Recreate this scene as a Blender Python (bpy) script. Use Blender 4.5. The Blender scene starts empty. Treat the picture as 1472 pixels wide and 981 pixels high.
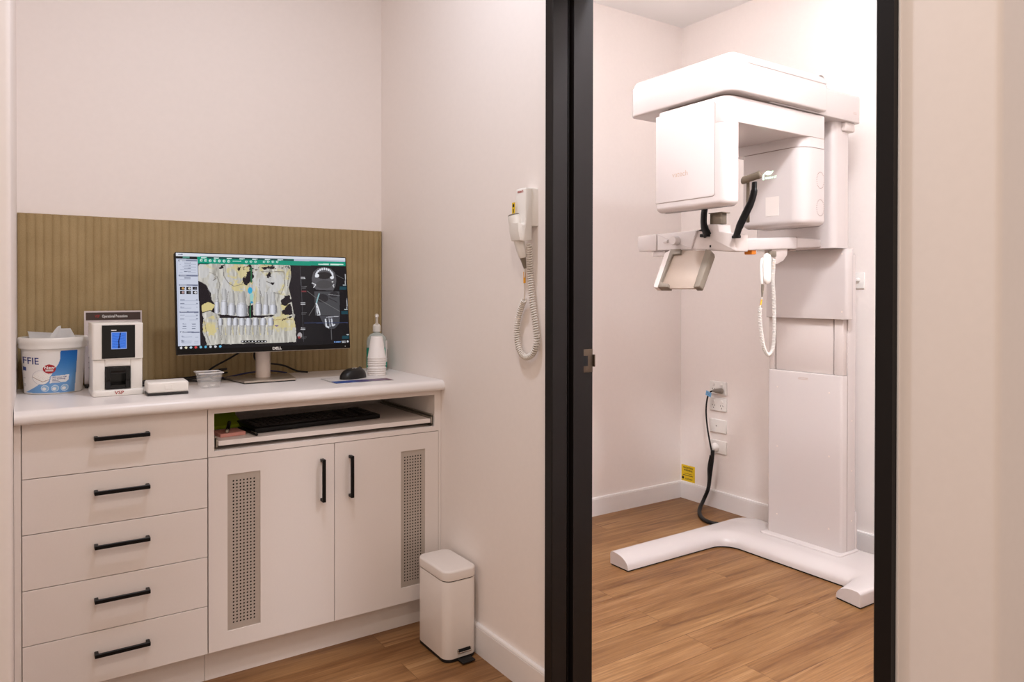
import bpy, bmesh, math, random
import numpy as np
from mathutils import Vector, Matrix
random.seed(4); rng = np.random.default_rng(7)
S = bpy.context.scene
COL = S.collection
PI = math.pi

# ------------------------------------------------------------------ camera
FOC, YAW, PITCH, ROLL, CY, CX, H = 1052.9, .5953, -.0068, .0014, 428.36, 736., 1.2
Fw = Vector((math.sin(YAW)*math.cos(PITCH), math.cos(YAW)*math.cos(PITCH), math.sin(PITCH)))
r0 = Vector((math.cos(YAW), -math.sin(YAW), 0)); u0 = r0.cross(Fw)
Rt = r0*math.cos(ROLL)+u0*math.sin(ROLL); Up = -r0*math.sin(ROLL)+u0*math.cos(ROLL)
cam = bpy.data.cameras.new('camera'); cam.sensor_width = 36; cam.lens = FOC*36/1472
cam.shift_y = (CY-490.5)/1472; cam.clip_start = .02
co = bpy.data.objects.new('camera', cam); COL.objects.link(co)
co.matrix_world = Matrix(((Rt.x, Up.x, -Fw.x, 0), (Rt.y, Up.y, -Fw.y, 0), (Rt.z, Up.z, -Fw.z, H), (0, 0, 0, 1)))
S.camera = co
def ray(x, y): return Fw+Rt*((x-CX)/FOC)-Up*((y-CY)/FOC)
EYE = Vector((0, 0, H))
def wx(x, y, v): d = ray(x, y); return EYE+d*(v/d.x)       # a photographed point at distance X = v
def wy(x, y, v): d = ray(x, y); return EYE+d*(v/d.y)
def wz(x, y, v): d = ray(x, y); return EYE+d*((v-H)/d.z)

# ------------------------------------------------------------------ materials
def lin(c):
    def f(v):
        v /= 255.
        return v/12.92 if v <= .04045 else ((v+.055)/1.055)**2.4
    return tuple(f(v) for v in c)
MATS = {}
def mat(name, rgb, rough=.5, metal=0., spec=.5, noise=0., scale=40., bump=0., emit=0., trans=0., coat=0., alpha=1., ior=1.45):
    if name in MATS: return MATS[name]
    m = bpy.data.materials.new(name); m.use_nodes = True
    N, L = m.node_tree.nodes, m.node_tree.links
    b = N['Principled BSDF']; c = (*lin(rgb), 1)
    b.inputs['Base Color'].default_value = c
    b.inputs['Roughness'].default_value = rough; b.inputs['Metallic'].default_value = metal
    b.inputs['Specular IOR Level'].default_value = spec
    b.inputs['Transmission Weight'].default_value = trans; b.inputs['Coat Weight'].default_value = coat
    b.inputs['IOR'].default_value = ior; b.inputs['Alpha'].default_value = alpha
    if emit:
        b.inputs['Emission Color'].default_value = c; b.inputs['Emission Strength'].default_value = emit
    if noise or bump:
        tc = N.new('ShaderNodeTexCoord'); nz = N.new('ShaderNodeTexNoise')
        nz.inputs['Scale'].default_value = scale; nz.inputs['Detail'].default_value = 5
        L.new(tc.outputs['Object'], nz.inputs['Vector'])
        if noise:
            mx = N.new('ShaderNodeMixRGB'); mx.blend_type = 'MULTIPLY'; mx.inputs[0].default_value = 1
            mr = N.new('ShaderNodeMapRange'); mr.inputs['From Min'].default_value = .3; mr.inputs['From Max'].default_value = .7
            mr.inputs['To Min'].default_value = 1-noise; mr.inputs['To Max'].default_value = 1+noise*.3
            L.new(nz.outputs['Fac'], mr.inputs['Value']); mx.inputs[1].default_value = c
            L.new(mr.outputs['Result'], mx.inputs[2]); L.new(mx.outputs[0], b.inputs['Base Color'])
        if bump:
            bp = N.new('ShaderNodeBump'); bp.inputs['Strength'].default_value = bump; bp.inputs['Distance'].default_value = .002
            L.new(nz.outputs['Fac'], bp.inputs['Height']); L.new(bp.outputs['Normal'], b.inputs['Normal'])
    MATS[name] = m
    return m
WALL = mat('wall_paint', (245, 236, 230), .62, noise=.012, scale=60, bump=.04, spec=.3)
CEIL = mat('ceiling_paint', (248, 246, 244), .8)
SKIRT = mat('skirting_gloss', (238, 233, 230), .32, noise=.008)
LAM = mat('white_laminate', (232, 223, 217), .38, noise=.012, scale=180, spec=.4)
TOP = mat('worktop_laminate', (236, 230, 227), .3, noise=.01, scale=200)
INNER = mat('carcass_melamine', (205, 196, 186), .5, noise=.01)
BLACK = mat('black_satin', (13, 11, 11), .4, spec=.25, noise=.05, scale=90)
FRAME = mat('door_frame_black', (24, 20, 19), .45, noise=.06, scale=120, spec=.28)
GAP = mat('dark_gap', (12, 10, 10), .8, noise=.05)
STEEL = mat('brushed_steel', (190, 180, 168), .38, metal=.85, noise=.05, scale=160)
VENT = mat('satin_vent_metal', (192, 182, 172), .45, metal=.35, noise=.04, scale=120)
ALU = mat('slide_steel', (170, 165, 155), .35, metal=.9, noise=.05)
MACH = mat('machine_white', (207, 198, 194), .24, noise=.006, scale=120, coat=.25)
MACHM = mat('machine_white_matt', (210, 199, 193), .4, noise=.01, scale=120)
SEAM = mat('machine_seam', (150, 132, 122), .6, noise=.02)
MGREY = mat('soft_grey_grip', (124, 113, 99), .55, noise=.03)
SMOKE = mat('smoke_plastic', (140, 126, 108), .25, noise=.03, trans=.4)
AMBER = mat('amber_tag', (238, 172, 52), .45, noise=.02)
BEIGE = mat('translucent_panel', (166, 148, 133), .45, noise=.01)
WPLAST = mat('white_plastic', (240, 236, 230), .32, noise=.008)
DGREY = mat('dark_grey_plastic', (48, 45, 44), .45, noise=.04)
RUB = mat('black_rubber', (14, 13, 13), .55, noise=.08, scale=60)
BINW = mat('bin_enamel', (236, 228, 222), .3, noise=.01, coat=.2)
CHROME = mat('chrome', (215, 212, 208), .15, metal=1, noise=.02)
YEL = mat('yellow_sticker', (232, 196, 20), .45, noise=.02)
INK = mat('black_ink', (35, 25, 10), .6, noise=.02)
ORANGE = mat('orange_plastic', (222, 128, 24), .4, noise=.03)
BLUETAG = mat('blue_tag', (120, 175, 215), .5, noise=.03)
CORDW = mat('white_cord', (232, 226, 218), .4, noise=.01)
PAPER = mat('white_paper', (242, 240, 238), .6, noise=.015)
BROWN = mat('sign_banner_brown', (72, 56, 50), .5, noise=.03)
REDINK = mat('red_ink', (170, 42, 40), .5, noise=.02)
NAVY = mat('navy_ink', (24, 40, 120), .45, noise=.02)
LETW = mat('white_ink', (240, 238, 234), .5, noise=.01)
GREYINK = mat('warm_grey_ink', (186, 160, 140), .5, noise=.01)
GLASS = mat('clear_plastic', (244, 242, 240), .06, alpha=.14, noise=.005)
BOTTLE = mat('bottle_plastic', (226, 236, 232), .06, alpha=.34, noise=.005)
TEAL = mat('teal_label', (24, 150, 128), .45, noise=.03)
GREENP = mat('green_sticky_paper', (170, 196, 30), .7, noise=.03)
PINKP = mat('pink_sticky_paper', (214, 150, 138), .7, noise=.03)
BLUECABLE = mat('navy_cable', (40, 44, 90), .5, noise=.04)
STRIKE = mat('bronze_plate', (92, 78, 64), .4, metal=.6, noise=.06)
LED = mat('led_strip', (236, 240, 255), .4, emit=4.5, noise=.0)
LOGOLED = mat('lit_green_logo', (214, 255, 228), .4, emit=1.15)
SCRBLK = mat('glossy_black', (12, 11, 12), .14, noise=.03)
BENT = mat('mouse_black', (20, 19, 19), .4, noise=.06, scale=200)

def olive_material():
    m = bpy.data.materials.new('olive_felt'); m.use_nodes = True
    N, L = m.node_tree.nodes, m.node_tree.links; b = N['Principled BSDF']
    tc = N.new('ShaderNodeTexCoord')
    n1 = N.new('ShaderNodeTexNoise'); n1.inputs['Scale'].default_value = 420; n1.inputs['Detail'].default_value = 4
    n2 = N.new('ShaderNodeTexNoise'); n2.inputs['Scale'].default_value = 9; n2.inputs['Detail'].default_value = 6
    L.new(tc.outputs['Object'], n1.inputs['Vector']); L.new(tc.outputs['Object'], n2.inputs['Vector'])
    ad = N.new('ShaderNodeMath'); ad.operation = 'ADD'; L.new(n1.outputs['Fac'], ad.inputs[0]); L.new(n2.outputs['Fac'], ad.inputs[1])
    cr = N.new('ShaderNodeValToRGB'); cr.color_ramp.elements[0].position = .32; cr.color_ramp.elements[1].position = .72
    cr.color_ramp.elements[0].color = (*lin((158, 136, 98)), 1); cr.color_ramp.elements[1].color = (*lin((182, 160, 120)), 1)
    hf = N.new('ShaderNodeMath'); hf.operation = 'MULTIPLY'; hf.inputs[1].default_value = .5
    L.new(ad.outputs[0], hf.inputs[0]); L.new(hf.outputs[0], cr.inputs['Fac']); L.new(cr.outputs[0], b.inputs['Base Color'])
    bp = N.new('ShaderNodeBump'); bp.inputs['Strength'].default_value = .3; bp.inputs['Distance'].default_value = .001
    L.new(n1.outputs['Fac'], bp.inputs['Height']); L.new(bp.outputs['Normal'], b.inputs['Normal'])
    b.inputs['Roughness'].default_value = .95; b.inputs['Specular IOR Level'].default_value = .1
    return m
OLIVE = olive_material()

def wood_material():
    m = bpy.data.materials.new('oak_planks'); m.use_nodes = True
    N, L = m.node_tree.nodes, m.node_tree.links; b = N['Principled BSDF']
    tc = N.new('ShaderNodeTexCoord')
    mp = N.new('ShaderNodeMapping'); mp.inputs['Location'].default_value = (.42, -.003+.126*.9, 0)
    L.new(tc.outputs['Object'], mp.inputs['Vector'])
    def brick(bias):
        k = N.new('ShaderNodeTexBrick'); k.offset = .37; k.offset_frequency = 2; k.squash = 1
        k.inputs['Scale'].default_value = 1; k.inputs['Brick Width'].default_value = 1.45; k.inputs['Row Height'].default_value = .126
        k.inputs['Mortar Size'].default_value = .0011; k.inputs['Mortar Smooth'].default_value = .2; k.inputs['Bias'].default_value = bias
        k.inputs['Color1'].default_value = (0, 0, 0, 1); k.inputs['Color2'].default_value = (1, 1, 1, 1); k.inputs['Mortar'].default_value = (.5, .5, .5, 1)
        L.new(mp.outputs[0], k.inputs['Vector']); return k
    bk = brick(0)
    # every plank gets its own stretch of grain
    off = N.new('ShaderNodeVectorMath'); off.operation = 'SCALE'; off.inputs['Scale'].default_value = 7.3
    L.new(bk.outputs['Color'], off.inputs[0])
    ad = N.new('ShaderNodeVectorMath'); ad.operation = 'ADD'; L.new(tc.outputs['Object'], ad.inputs[0]); L.new(off.outputs[0], ad.inputs[1])
    def noise(sx, sy, detail, rough=.5, dist=0.):
        q = N.new('ShaderNodeMapping'); q.inputs['Scale'].default_value = (sx, sy, 1); L.new(ad.outputs[0], q.inputs['Vector'])
        n = N.new('ShaderNodeTexNoise'); n.inputs['Scale'].default_value = 1; n.inputs['Detail'].default_value = detail
        n.inputs['Roughness'].default_value = rough; n.inputs['Distortion'].default_value = dist
        L.new(q.outputs[0], n.inputs['Vector']); return n
    fine = noise(4, 160, 4, .6); mid = noise(1.6, 17, 5, .62, .9); big = noise(.8, 5, 2); vein = noise(1.3, 16, 4, .55, .9)
    def ramp(src, stops):
        r = N.new('ShaderNodeValToRGB'); e = r.color_ramp.elements
        while len(e) < len(stops): e.new(.5)
        for i, (p, c) in enumerate(stops): e[i].position = p; e[i].color = (*lin(c), 1)
        L.new(src, r.inputs['Fac']); return r
    base = ramp(mid.outputs['Fac'], [(.25, (108, 72, 40)), (.42, (144, 104, 63)), (.58, (163, 123, 80)), (.75, (180, 143, 101))])
    def mul(a, bsock, fac):
        x = N.new('ShaderNodeMixRGB'); x.blend_type = 'MULTIPLY'; x.inputs[0].default_value = fac
        L.new(a, x.inputs[1]); L.new(bsock, x.inputs[2]); return x.outputs[0]
    c = mul(base.outputs[0], ramp(bk.outputs['Color'], [(0, (226, 220, 212)), (1, (255, 255, 255))]).outputs[0], .8)
    c = mul(c, ramp(big.outputs['Fac'], [(.3, (222, 208, 198)), (.65, (255, 255, 255))]).outputs[0], .8)
    c = mul(c, ramp(fine.outputs['Fac'], [(.3, (200, 184, 168)), (.6, (255, 255, 255))]).outputs[0], .7)
    c = mul(c, ramp(vein.outputs['Fac'], [(.24, (92, 66, 48)), (.30, (196, 176, 158)), (.35, (255, 255, 255))]).outputs[0], .85)
    c = mul(c, ramp(bk.outputs['Fac'], [(0, (255, 255, 255)), (1, (150, 122, 98))]).outputs[0], .6)
    L.new(c, b.inputs['Base Color'])
    b.inputs['Roughness'].default_value = .42; b.inputs['Specular IOR Level'].default_value = .35
    bp = N.new('ShaderNodeBump'); bp.inputs['Strength'].default_value = .25; bp.inputs['Distance'].default_value = .0008
    L.new(fine.outputs['Fac'], bp.inputs['Height']); L.new(bp.outputs['Normal'], b.inputs['Normal'])
    return m
WOOD = wood_material()

def paint_material(name, emit, rough=.4):
    m = bpy.data.materials.new(name); m.use_nodes = True
    N, L = m.node_tree.nodes, m.node_tree.links; b = N['Principled BSDF']
    a = N.new('ShaderNodeVertexColor'); a.layer_name = 'print'
    if emit:
        b.inputs['Base Color'].default_value = (.004, .004, .004, 1)
        L.new(a.outputs['Color'], b.inputs['Emission Color']); b.inputs['Emission Strength'].default_value = emit
    else: L.new(a.outputs['Color'], b.inputs['Base Color'])
    b.inputs['Roughness'].default_value = rough; b.inputs['Specular IOR Level'].default_value = .18 if emit else .5
    return m
SCREEN = paint_material('lit_screen', .74, .25)
PRINT = paint_material('printed_label', 0, .4)
LEAFLET = paint_material('printed_leaflet', 0, .35)

# ------------------------------------------------------------------ object helpers
ORI = {}
def root(name, label, cat, loc, group=None):
    o = bpy.data.objects.new(name, None); COL.objects.link(o); o.location = loc
    o.empty_display_size = .05
    o['label'] = label; o['category'] = cat
    if group: o['group'] = group
    ORI[o.name] = Vector(loc); return o
def build(name, bm, m, parent=None, loc=None, smooth=35, label=None):
    me = bpy.data.meshes.new(name)
    base = ORI[parent.name] if parent is not None else Vector(loc or (0, 0, 0))
    if base.length: bmesh.ops.translate(bm, verts=bm.verts, vec=-base)
    bmesh.ops.recalc_face_normals(bm, faces=bm.faces)
    for f in bm.faces: f.smooth = True
    bm.to_mesh(me); bm.free()
    me.set_sharp_from_angle(angle=math.radians(smooth))
    me.materials.append(m)
    o = bpy.data.objects.new(name, me); COL.objects.link(o)
    if parent is not None: o.parent = parent
    else: o.location = base
    ORI[o.name] = base
    if label: o['label'] = label
    return o
def solo(name, bm, m, loc, label, cat, group=None, smooth=35):
    o = build(name, bm, m, None, loc, smooth); o['label'] = label; o['category'] = cat
    if group: o['group'] = group
    return o
def struct(name, bm, m, parent=None, label=None):
    o = build(name, bm, m, parent)
    if parent is None: o['kind'] = 'structure'
    if label: o['label'] = label
    return o
def BM(): return bmesh.new()
def box(bm, x0, x1, y0, y1, z0, z1, r=0, seg=2, M=None):
    t = BM(); bmesh.ops.create_cube(t, size=1)
    bmesh.ops.scale(t, vec=(x1-x0, y1-y0, z1-z0), verts=t.verts)
    if r: bmesh.ops.bevel(t, geom=t.edges[:], offset=min(r, .49*min(x1-x0, y1-y0, z1-z0)), segments=seg, profile=.5, affect='EDGES')
    bmesh.ops.translate(t, vec=((x0+x1)/2, (y0+y1)/2, (z0+z1)/2), verts=t.verts)
    if M is not None: bmesh.ops.transform(t, matrix=M, verts=t.verts)
    merge(bm, t); return bm
def merge(bm, t):
    me = bpy.data.meshes.new('tmp'); t.to_mesh(me); t.free(); bm.from_mesh(me); bpy.data.meshes.remove(me)
def rpoly(pts, seg=6):
    """polygon of (x, y, radius) with rounded corners"""
    out = []; n = len(pts)
    for i in range(n):
        p = Vector(pts[i][:2]); r = pts[i][2] if len(pts[i]) > 2 else 0
        if r <= 0: out.append(p); continue
        a = Vector(pts[i-1][:2])-p; b = Vector(pts[(i+1) % n][:2])-p
        a.normalize(); b.normalize()
        ang = a.angle(b); d = r/math.tan(ang/2)
        bis = (a+b).normalized(); c = p+bis*(r/math.sin(ang/2))
        s = p+a*d-c; e = p+b*d-c
        tot = s.angle_signed(e)
        for k in range(seg+1):
            t = -tot*k/seg
            out.append(c+Vector((s.x*math.cos(t)-s.y*math.sin(t), s.x*math.sin(t)+s.y*math.cos(t))))
    return out
def offset(poly, d):
    n = len(poly); out = []
    area = sum(poly[i-1].x*poly[i].y-poly[i].x*poly[i-1].y for i in range(n))
    s = 1 if area > 0 else -1
    for i in range(n):
        a = (poly[i]-poly[i-1]); b = (poly[(i+1) % n]-poly[i])
        if a.length < 1e-9: a = b
        if b.length < 1e-9: b = a
        a = a.normalized(); b = b.normalized()
        na = Vector((-a.y, a.x))*s; nb = Vector((-b.y, b.x))*s
        m = na+nb; m = m/max(.3, m.dot(na)) if m.length > 1e-6 else na
        out.append(poly[i]+m*d)
    return out
AX = {'z': lambda u, v, w: (u, v, w), 'y': lambda u, v, w: (u, w, v), 'x': lambda u, v, w: (w, u, v)}
def prism(bm, poly, w0, w1, axis='z', r0=0, r1=0, seg=3, mp=None):
    """extrude a 2D outline from w0 to w1 with rounded rims"""
    f = mp or AX[axis]; rings = []
    def ring(d, w): rings.append([bm.verts.new(f(p.x, p.y, w)) for p in (offset(poly, d) if d else poly)])
    if r0:
        for k in range(seg): a = PI/2*k/seg; ring(r0*(1-math.sin(a)), w0+r0*(1-math.cos(a)))
        ring(0, w0+r0)
    else: ring(0, w0)
    if r1:
        ring(0, w1-r1)
        for k in range(1, seg+1): a = PI/2*k/seg; ring(r1*(1-math.cos(a)), w1-r1+r1*math.sin(a))
    else: ring(0, w1)
    n = len(poly)
    for a, b in zip(rings, rings[1:]):
        for i in range(n): bm.faces.new((a[i-1], a[i], b[i], b[i-1]))
    bm.faces.new(rings[0][::-1]); bm.faces.new(rings[-1]); return bm
def lathe(bm, prof, c, seg=32, sx=1, sy=1, close=False):
    rings = []
    for r, z in prof:
        rings.append([bm.verts.new((c[0]+sx*r*math.cos(2*PI*i/seg), c[1]+sy*r*math.sin(2*PI*i/seg), c[2]+z)) for i in range(seg)] if r > 1e-6
                     else [bm.verts.new((c[0], c[1], c[2]+z))])
    for a, b in zip(rings, rings[1:]):
        for i in range(seg):
            if len(a) == 1 and len(b) == 1: continue
            if len(a) == 1: bm.faces.new((a[0], b[i], b[i-1]))
            elif len(b) == 1: bm.faces.new((a[i-1], a[i], b[0]))
            else: bm.faces.new((a[i-1], a[i], b[i], b[i-1]))
    return bm
def smoothpath(pts, n=8):
    P = [Vector(p) for p in pts]; P = [P[0]*2-P[1]]+P+[P[-1]*2-P[-2]]; out = []
    for i in range(1, len(P)-2):
        a, b, c, d = P[i-1:i+3]
        for k in range(n):
            t = k/n
            out.append(.5*((2*b)+(c-a)*t+(2*a-5*b+4*c-d)*t*t+(3*b-a-3*c+d)*t**3))
    out.append(P[-2]); return out
def tube(bm, path, r, seg=10, flat=1.0, side=None):
    """r: a number or a list along the path; flat squeezes the section along `side`"""
    path = [Vector(p) for p in path]; n = len(path); rings = []; prev = None
    for i, p in enumerate(path):
        t = (path[min(i+1, n-1)]-path[max(i-1, 0)]).normalized()
        if side is not None: s = Vector(side); s = (s-t*s.dot(t)).normalized()
        elif prev is None:
            s = t.orthogonal().normalized()
        else: s = (prev-t*prev.dot(t)).normalized()
        prev = s; q = t.cross(s)
        rr = r[i] if isinstance(r, (list, tuple)) else r
        rings.append([bm.verts.new(p+s*(math.cos(2*PI*k/seg)*rr*flat)+q*(math.sin(2*PI*k/seg)*rr)) for k in range(seg)])
    for a, b in zip(rings, rings[1:]):
        for k in range(seg): bm.faces.new((a[k-1], a[k], b[k], b[k-1]))
    bm.faces.new(rings[0][::-1]); bm.faces.new(rings[-1]); return bm
def coil(path, R, pitch, step=10):
    path = [Vector(p) for p in path]; out = []; acc = 0; prev = None
    for i in range(len(path)-1):
        a, b = path[i], path[i+1]; d = (b-a); l = d.length; t = d.normalized()
        s = t.orthogonal().normalized() if prev is None else (prev-t*prev.dot(t)).normalized()
        prev = s; q = t.cross(s); m = max(1, int(l/pitch*step))
        for k in range(m):
            f = k/m; ang = 2*PI*(acc+l*f)/pitch
            out.append(a+d*f+s*(R*math.cos(ang))+q*(R*math.sin(ang)))
        acc += l
    return out
def lettering(bm, s, size, fn, align='CENTER', bold=0., sx=1.):
    """letters as flat faces; fn maps (x, y) on the page to a point in the room"""
    c = bpy.data.curves.new('letters', 'FONT'); c.body = s; c.size = size; c.align_x = align; c.align_y = 'CENTER'
    c.offset = bold; c.resolution_u = 4
    o = bpy.data.objects.new('letters', c); COL.objects.link(o)
    bpy.context.view_layer.update()
    me = o.evaluated_get(bpy.context.evaluated_depsgraph_get()).to_mesh()
    vs = [bm.verts.new(fn(v.co.x*sx, v.co.y)) for v in me.vertices]
    for p in me.polygons:
        try: bm.faces.new([vs[i] for i in p.vertices])
        except ValueError: pass
    o.to_mesh_clear(); bpy.data.objects.remove(o); bpy.data.curves.remove(c)
    return bm
class Canvas:
    """a small printed picture: one coloured face per dot"""
    def __init__(s, w, h, bg, q=None):
        s.w, s.h = w, h; s.a = np.zeros((h, w, 3)); s.a[:] = bg; s.q = q or (lambda x, y: (x, y))
        s.yy, s.xx = np.mgrid[0:h, 0:w]+.5
    def poly(s, pts, c, al=1., raw=False, rag=None):
        yy, xx = (s.yy, s.xx) if rag is None else (s.yy+rag[0], s.xx+rag[1])
        P = [(p if raw else s.q(*p)) for p in pts]
        m = np.zeros((s.h, s.w), bool); n = len(P)
        for i in range(n):
            x0, y0 = P[i-1]; x1, y1 = P[i]
            if y0 == y1: continue
            m ^= ((yy < y0) != (yy < y1)) & (xx < (x1-x0)*(yy-y0)/(y1-y0)+x0)
        s.a[m] = s.a[m]*(1-al)+np.array(c)*al; return m
    def ell(s, cx, cy, rx, ry, c, al=1., rot=0.):
        return s.poly([(cx+rx*math.cos(t)*math.cos(rot)-ry*math.sin(t)*math.sin(rot), cy+rx*math.cos(t)*math.sin(rot)+ry*math.sin(t)*math.cos(rot)) for t in np.linspace(0, 2*PI, 25)[:-1]], c, al)
    def rect(s, x0, y0, x1, y1, c, al=1.): return s.poly([(x0, y0), (x1, y0), (x1, y1), (x0, y1)], c, al)
    def line(s, pts, w, c, al=1.):
        for (a, b), (d, e) in zip(pts, pts[1:]):
            l = math.hypot(d-a, e-b) or 1; nx, ny = -(e-b)/l*w/2, (d-a)/l*w/2
            s.poly([(a+nx, b+ny), (d+nx, e+ny), (d-nx, e-ny), (a-nx, b-ny)], c, al)
    def mesh(s, name, fn, m, parent):
        w, h = s.w, s.h
        V = [fn(i/w, j/h) for j in range(h+1) for i in range(w+1)]
        Fc = [(j*(w+1)+i, (j+1)*(w+1)+i, (j+1)*(w+1)+i+1, j*(w+1)+i+1) for j in range(h) for i in range(w)]
        base = ORI[parent.name]
        me = bpy.data.meshes.new(name); me.from_pydata([tuple(Vector(v)-base) for v in V], [], Fc)
        ca = me.color_attributes.new('print', 'FLOAT_COLOR', 'CORNER')
        a = np.clip(s.a, 0, 255)/255.
        a = np.where(a <= .04045, a/12.92, ((a+.055)/1.055)**2.4).reshape(-1, 3)
        a = np.repeat(np.concatenate([a, np.ones((len(a), 1))], 1), 4, axis=0)
        ca.data.foreach_set('color', a.astype(np.float32).ravel())
        me.materials.append(m); o = bpy.data.objects.new(name, me); COL.objects.link(o); o.parent = parent
        ORI[o.name] = base; return o

# ================================================================== THE ROOMS
XP, XP2 = 1.278, 1.405          # partition between the alcove and the scanning room
YB, YR, XR, ZC = 2.872, 3.012, 3.243, 2.757
YE = .522                       # free end of the partition
struct('floor', box(BM(), -1.2, 3.4, -2.6, 3.2, -.1, 0), WOOD)
struct('ceiling', box(BM(), -1.2, 3.4, -2.6, 3.2, ZC, ZC+.1), CEIL)
struct('wall_back', box(BM(), -.2, XP, YB, YB+.1, 0, ZC), WALL)
struct('wall_left', prism(BM(), rpoly([(-1.2, 2.2), (-.0095, 2.2, .012), (.003, YB), (-1.2, YB)], 5), 0, ZC), WALL)
bm = BM()
prism(bm, rpoly([(XP2, YE), (XP, YE, .012), (XP, .688), (XP2, .688)][::-1], 5), 0, ZC)
box(bm, XP, XP2, .688, 1.688, 2.13, ZC); box(bm, XP, XP2, 1.688, YR+.1, 0, ZC)
struct('wall_right', bm, WALL)
struct('wall_far', box(BM(), XP2, XR, YR, YR+.1, 0, ZC), WALL)
struct('wall_end', box(BM(), XR, XR+.1, YE, YR+.1, 0, ZC), WALL)
struct('wall_near', box(BM(), XP2, XR, YE+.001, YE+.09, 0, ZC), WALL)

def skirting(name, p0, p1, n):
    """p0->p1 along the wall foot, n = direction into the room"""
    prof = [(0, 0), (.013, 0), (.013, .088), (.011, .0895), (.011, .091), (.013, .0925), (.0105, .0975), (0, .098)]
    bm = BM(); rings = []
    for p in (p0, p1): rings.append([bm.verts.new((p[0]+n[0]*a, p[1]+n[1]*a, z)) for a, z in prof])
    k = len(prof)
    for i in range(k): bm.faces.new((rings[0][i-1], rings[0][i], rings[1][i], rings[1][i-1]))
    bm.faces.new(rings[0]); bm.faces.new(rings[1][::-1])
    o = struct(name, bm, SKIRT); return o
skirting('baseboard_right', (XP-.0003, 1.694), (XP-.0003, 2.392), (-1, 0))
skirting('baseboard_far', (XP2, YR-.0003), (XR-.0136, YR-.0003), (0, -1))
skirting('baseboard_end', (XR-.0003, YE+.1), (XR-.0003, YR-.0003), (-1, 0))

# black steel door frame
bm = BM()
def jamb(prof, z0, z1): prism(bm, [Vector(p) for p in prof], z0, z1)
L = [(1.262, 1.693), (1.262, 1.663), (1.265, 1.660), (1.316, 1.660), (1.316, 1.672), (1.3245, 1.672), (1.3245, 1.666), (1.3265, 1.666), (1.3265, 1.672), (1.334, 1.672), (1.334, 1.652), (1.372, 1.652), (1.372, 1.661),
     (1.413, 1.661), (1.413, 1.693), (XP2+.0004, 1.693), (XP2+.0004, 1.687), (XP-.0004, 1.687), (XP-.0004, 1.693)]
jamb(L, 0, 2.131)
my = 2.376
jamb([(x, my-y) for x, y in L][::-1], 0, 2.131)
box(bm, 1.262, 1.413, .716, 1.660, 2.10, 2.131); box(bm, 1.334, 1.372, .716, 1.660, 2.088, 2.10)
box(bm, 1.262, XP-.0004, .683, 1.693, 2.131, 2.15)
door = struct('door_1', bm, FRAME, label='black steel door frame between the alcove and the scanning room')
bm = BM(); box(bm, 1.3735, 1.4125, 1.6592, 1.6609, .966, 1.034, .0006); box(bm, 1.4125, 1.4165, 1.652, 1.6605, .982, 1.018, .0008)
sp = struct('strike_plate', bm, STRIKE, door)
bm = BM(); box(bm, 1.3745, 1.394, 1.6588, 1.6593, .985, 1.015); struct('latch_hole', bm, GAP, sp)
bm = BM(); box(bm, XP-.0025, XP+.001, .679, .683, 0, 2.13, .001); struct('sealant_bead', bm, SKIRT, door, label='white bead of sealant beside the black frame')

# ribbed acoustic panel behind the bench
bm = BM(); X0, X1, zt, zb = .004, XP-.002, 1.458, .8853; pitch = .0238
xs = []; x = X0
while x < X1-1e-6:
    e = min(x+pitch, X1)
    for k in range(6):
        t = k/6; xs.append((x+(e-x)*t, .0075+.0045*(1-abs(2*t-1)**2.6)))
    x = e
xs.append((X1, .0075))
fr = [[bm.verts.new((a, YB-d, z)) for a, d in xs] for z in (zb, zt)]
bk = [[bm.verts.new((a, YB-.0004, z)) for a, d in xs] for z in (zb, zt)]
for i in range(len(xs)-1):
    bm.faces.new((fr[0][i], fr[0][i+1], fr[1][i+1], fr[1][i])); bm.faces.new((fr[1][i], fr[1][i+1], bk[1][i+1], bk[1][i]))
    bm.faces.new((bk[0][i+1], bk[0][i], bk[1][i], bk[1][i+1])); bm.faces.new((fr[0][i+1], fr[0][i], bk[0][i], bk[0][i+1]))
bm.faces.new((fr[0][0], fr[1][0], bk[1][0], bk[0][0])); bm.faces.new((fr[0][-1], bk[0][-1], bk[1][-1], fr[1][-1]))
solo('splashback', bm, OLIVE, (.64, YB-.004, zb), 'olive brown ribbed felt panel on the wall above the bench', 'wall panel', smooth=25)

# ================================================================== THE BENCH
YC = 2.345
top = root('worktop', 'white bench top with a rounded front edge under the monitor', 'worktop', (.635, 2.6, .848))
prof = rpoly([(2.315, .848, .012), (YB-.0006, .848), (YB-.0006, .885), (2.315, .885, .022)], 7)
build('slab', prism(BM(), prof, -.0055, XP-.0006, 'x'), TOP, top)

def bar_handle(par, c, ln, vertical):
    """square black pull: bar with two short posts"""
    bm = BM(); w = .0055; dp = .026; h = ln/2
    f = (lambda a, b, d: (c[0]+a, YC-d, c[1]+b)) if not vertical else (lambda a, b, d: (c[0]+b, YC-d, c[1]+a))
    def bx(a0, a1, b0, b1, d0, d1):
        p, q = f(a0, b0, d0), f(a1, b1, d1)
        box(bm, *[v for i in range(3) for v in sorted((p[i], q[i]))], .0012, 1)
    bx(-h, h, -w, w, dp-.008, dp); bx(-h, -h+.010, -w, w, .0, dp-.007); bx(h-.010, h, -w, w, .0, dp-.007)
    return build('handle', bm, BLACK, par)

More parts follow.
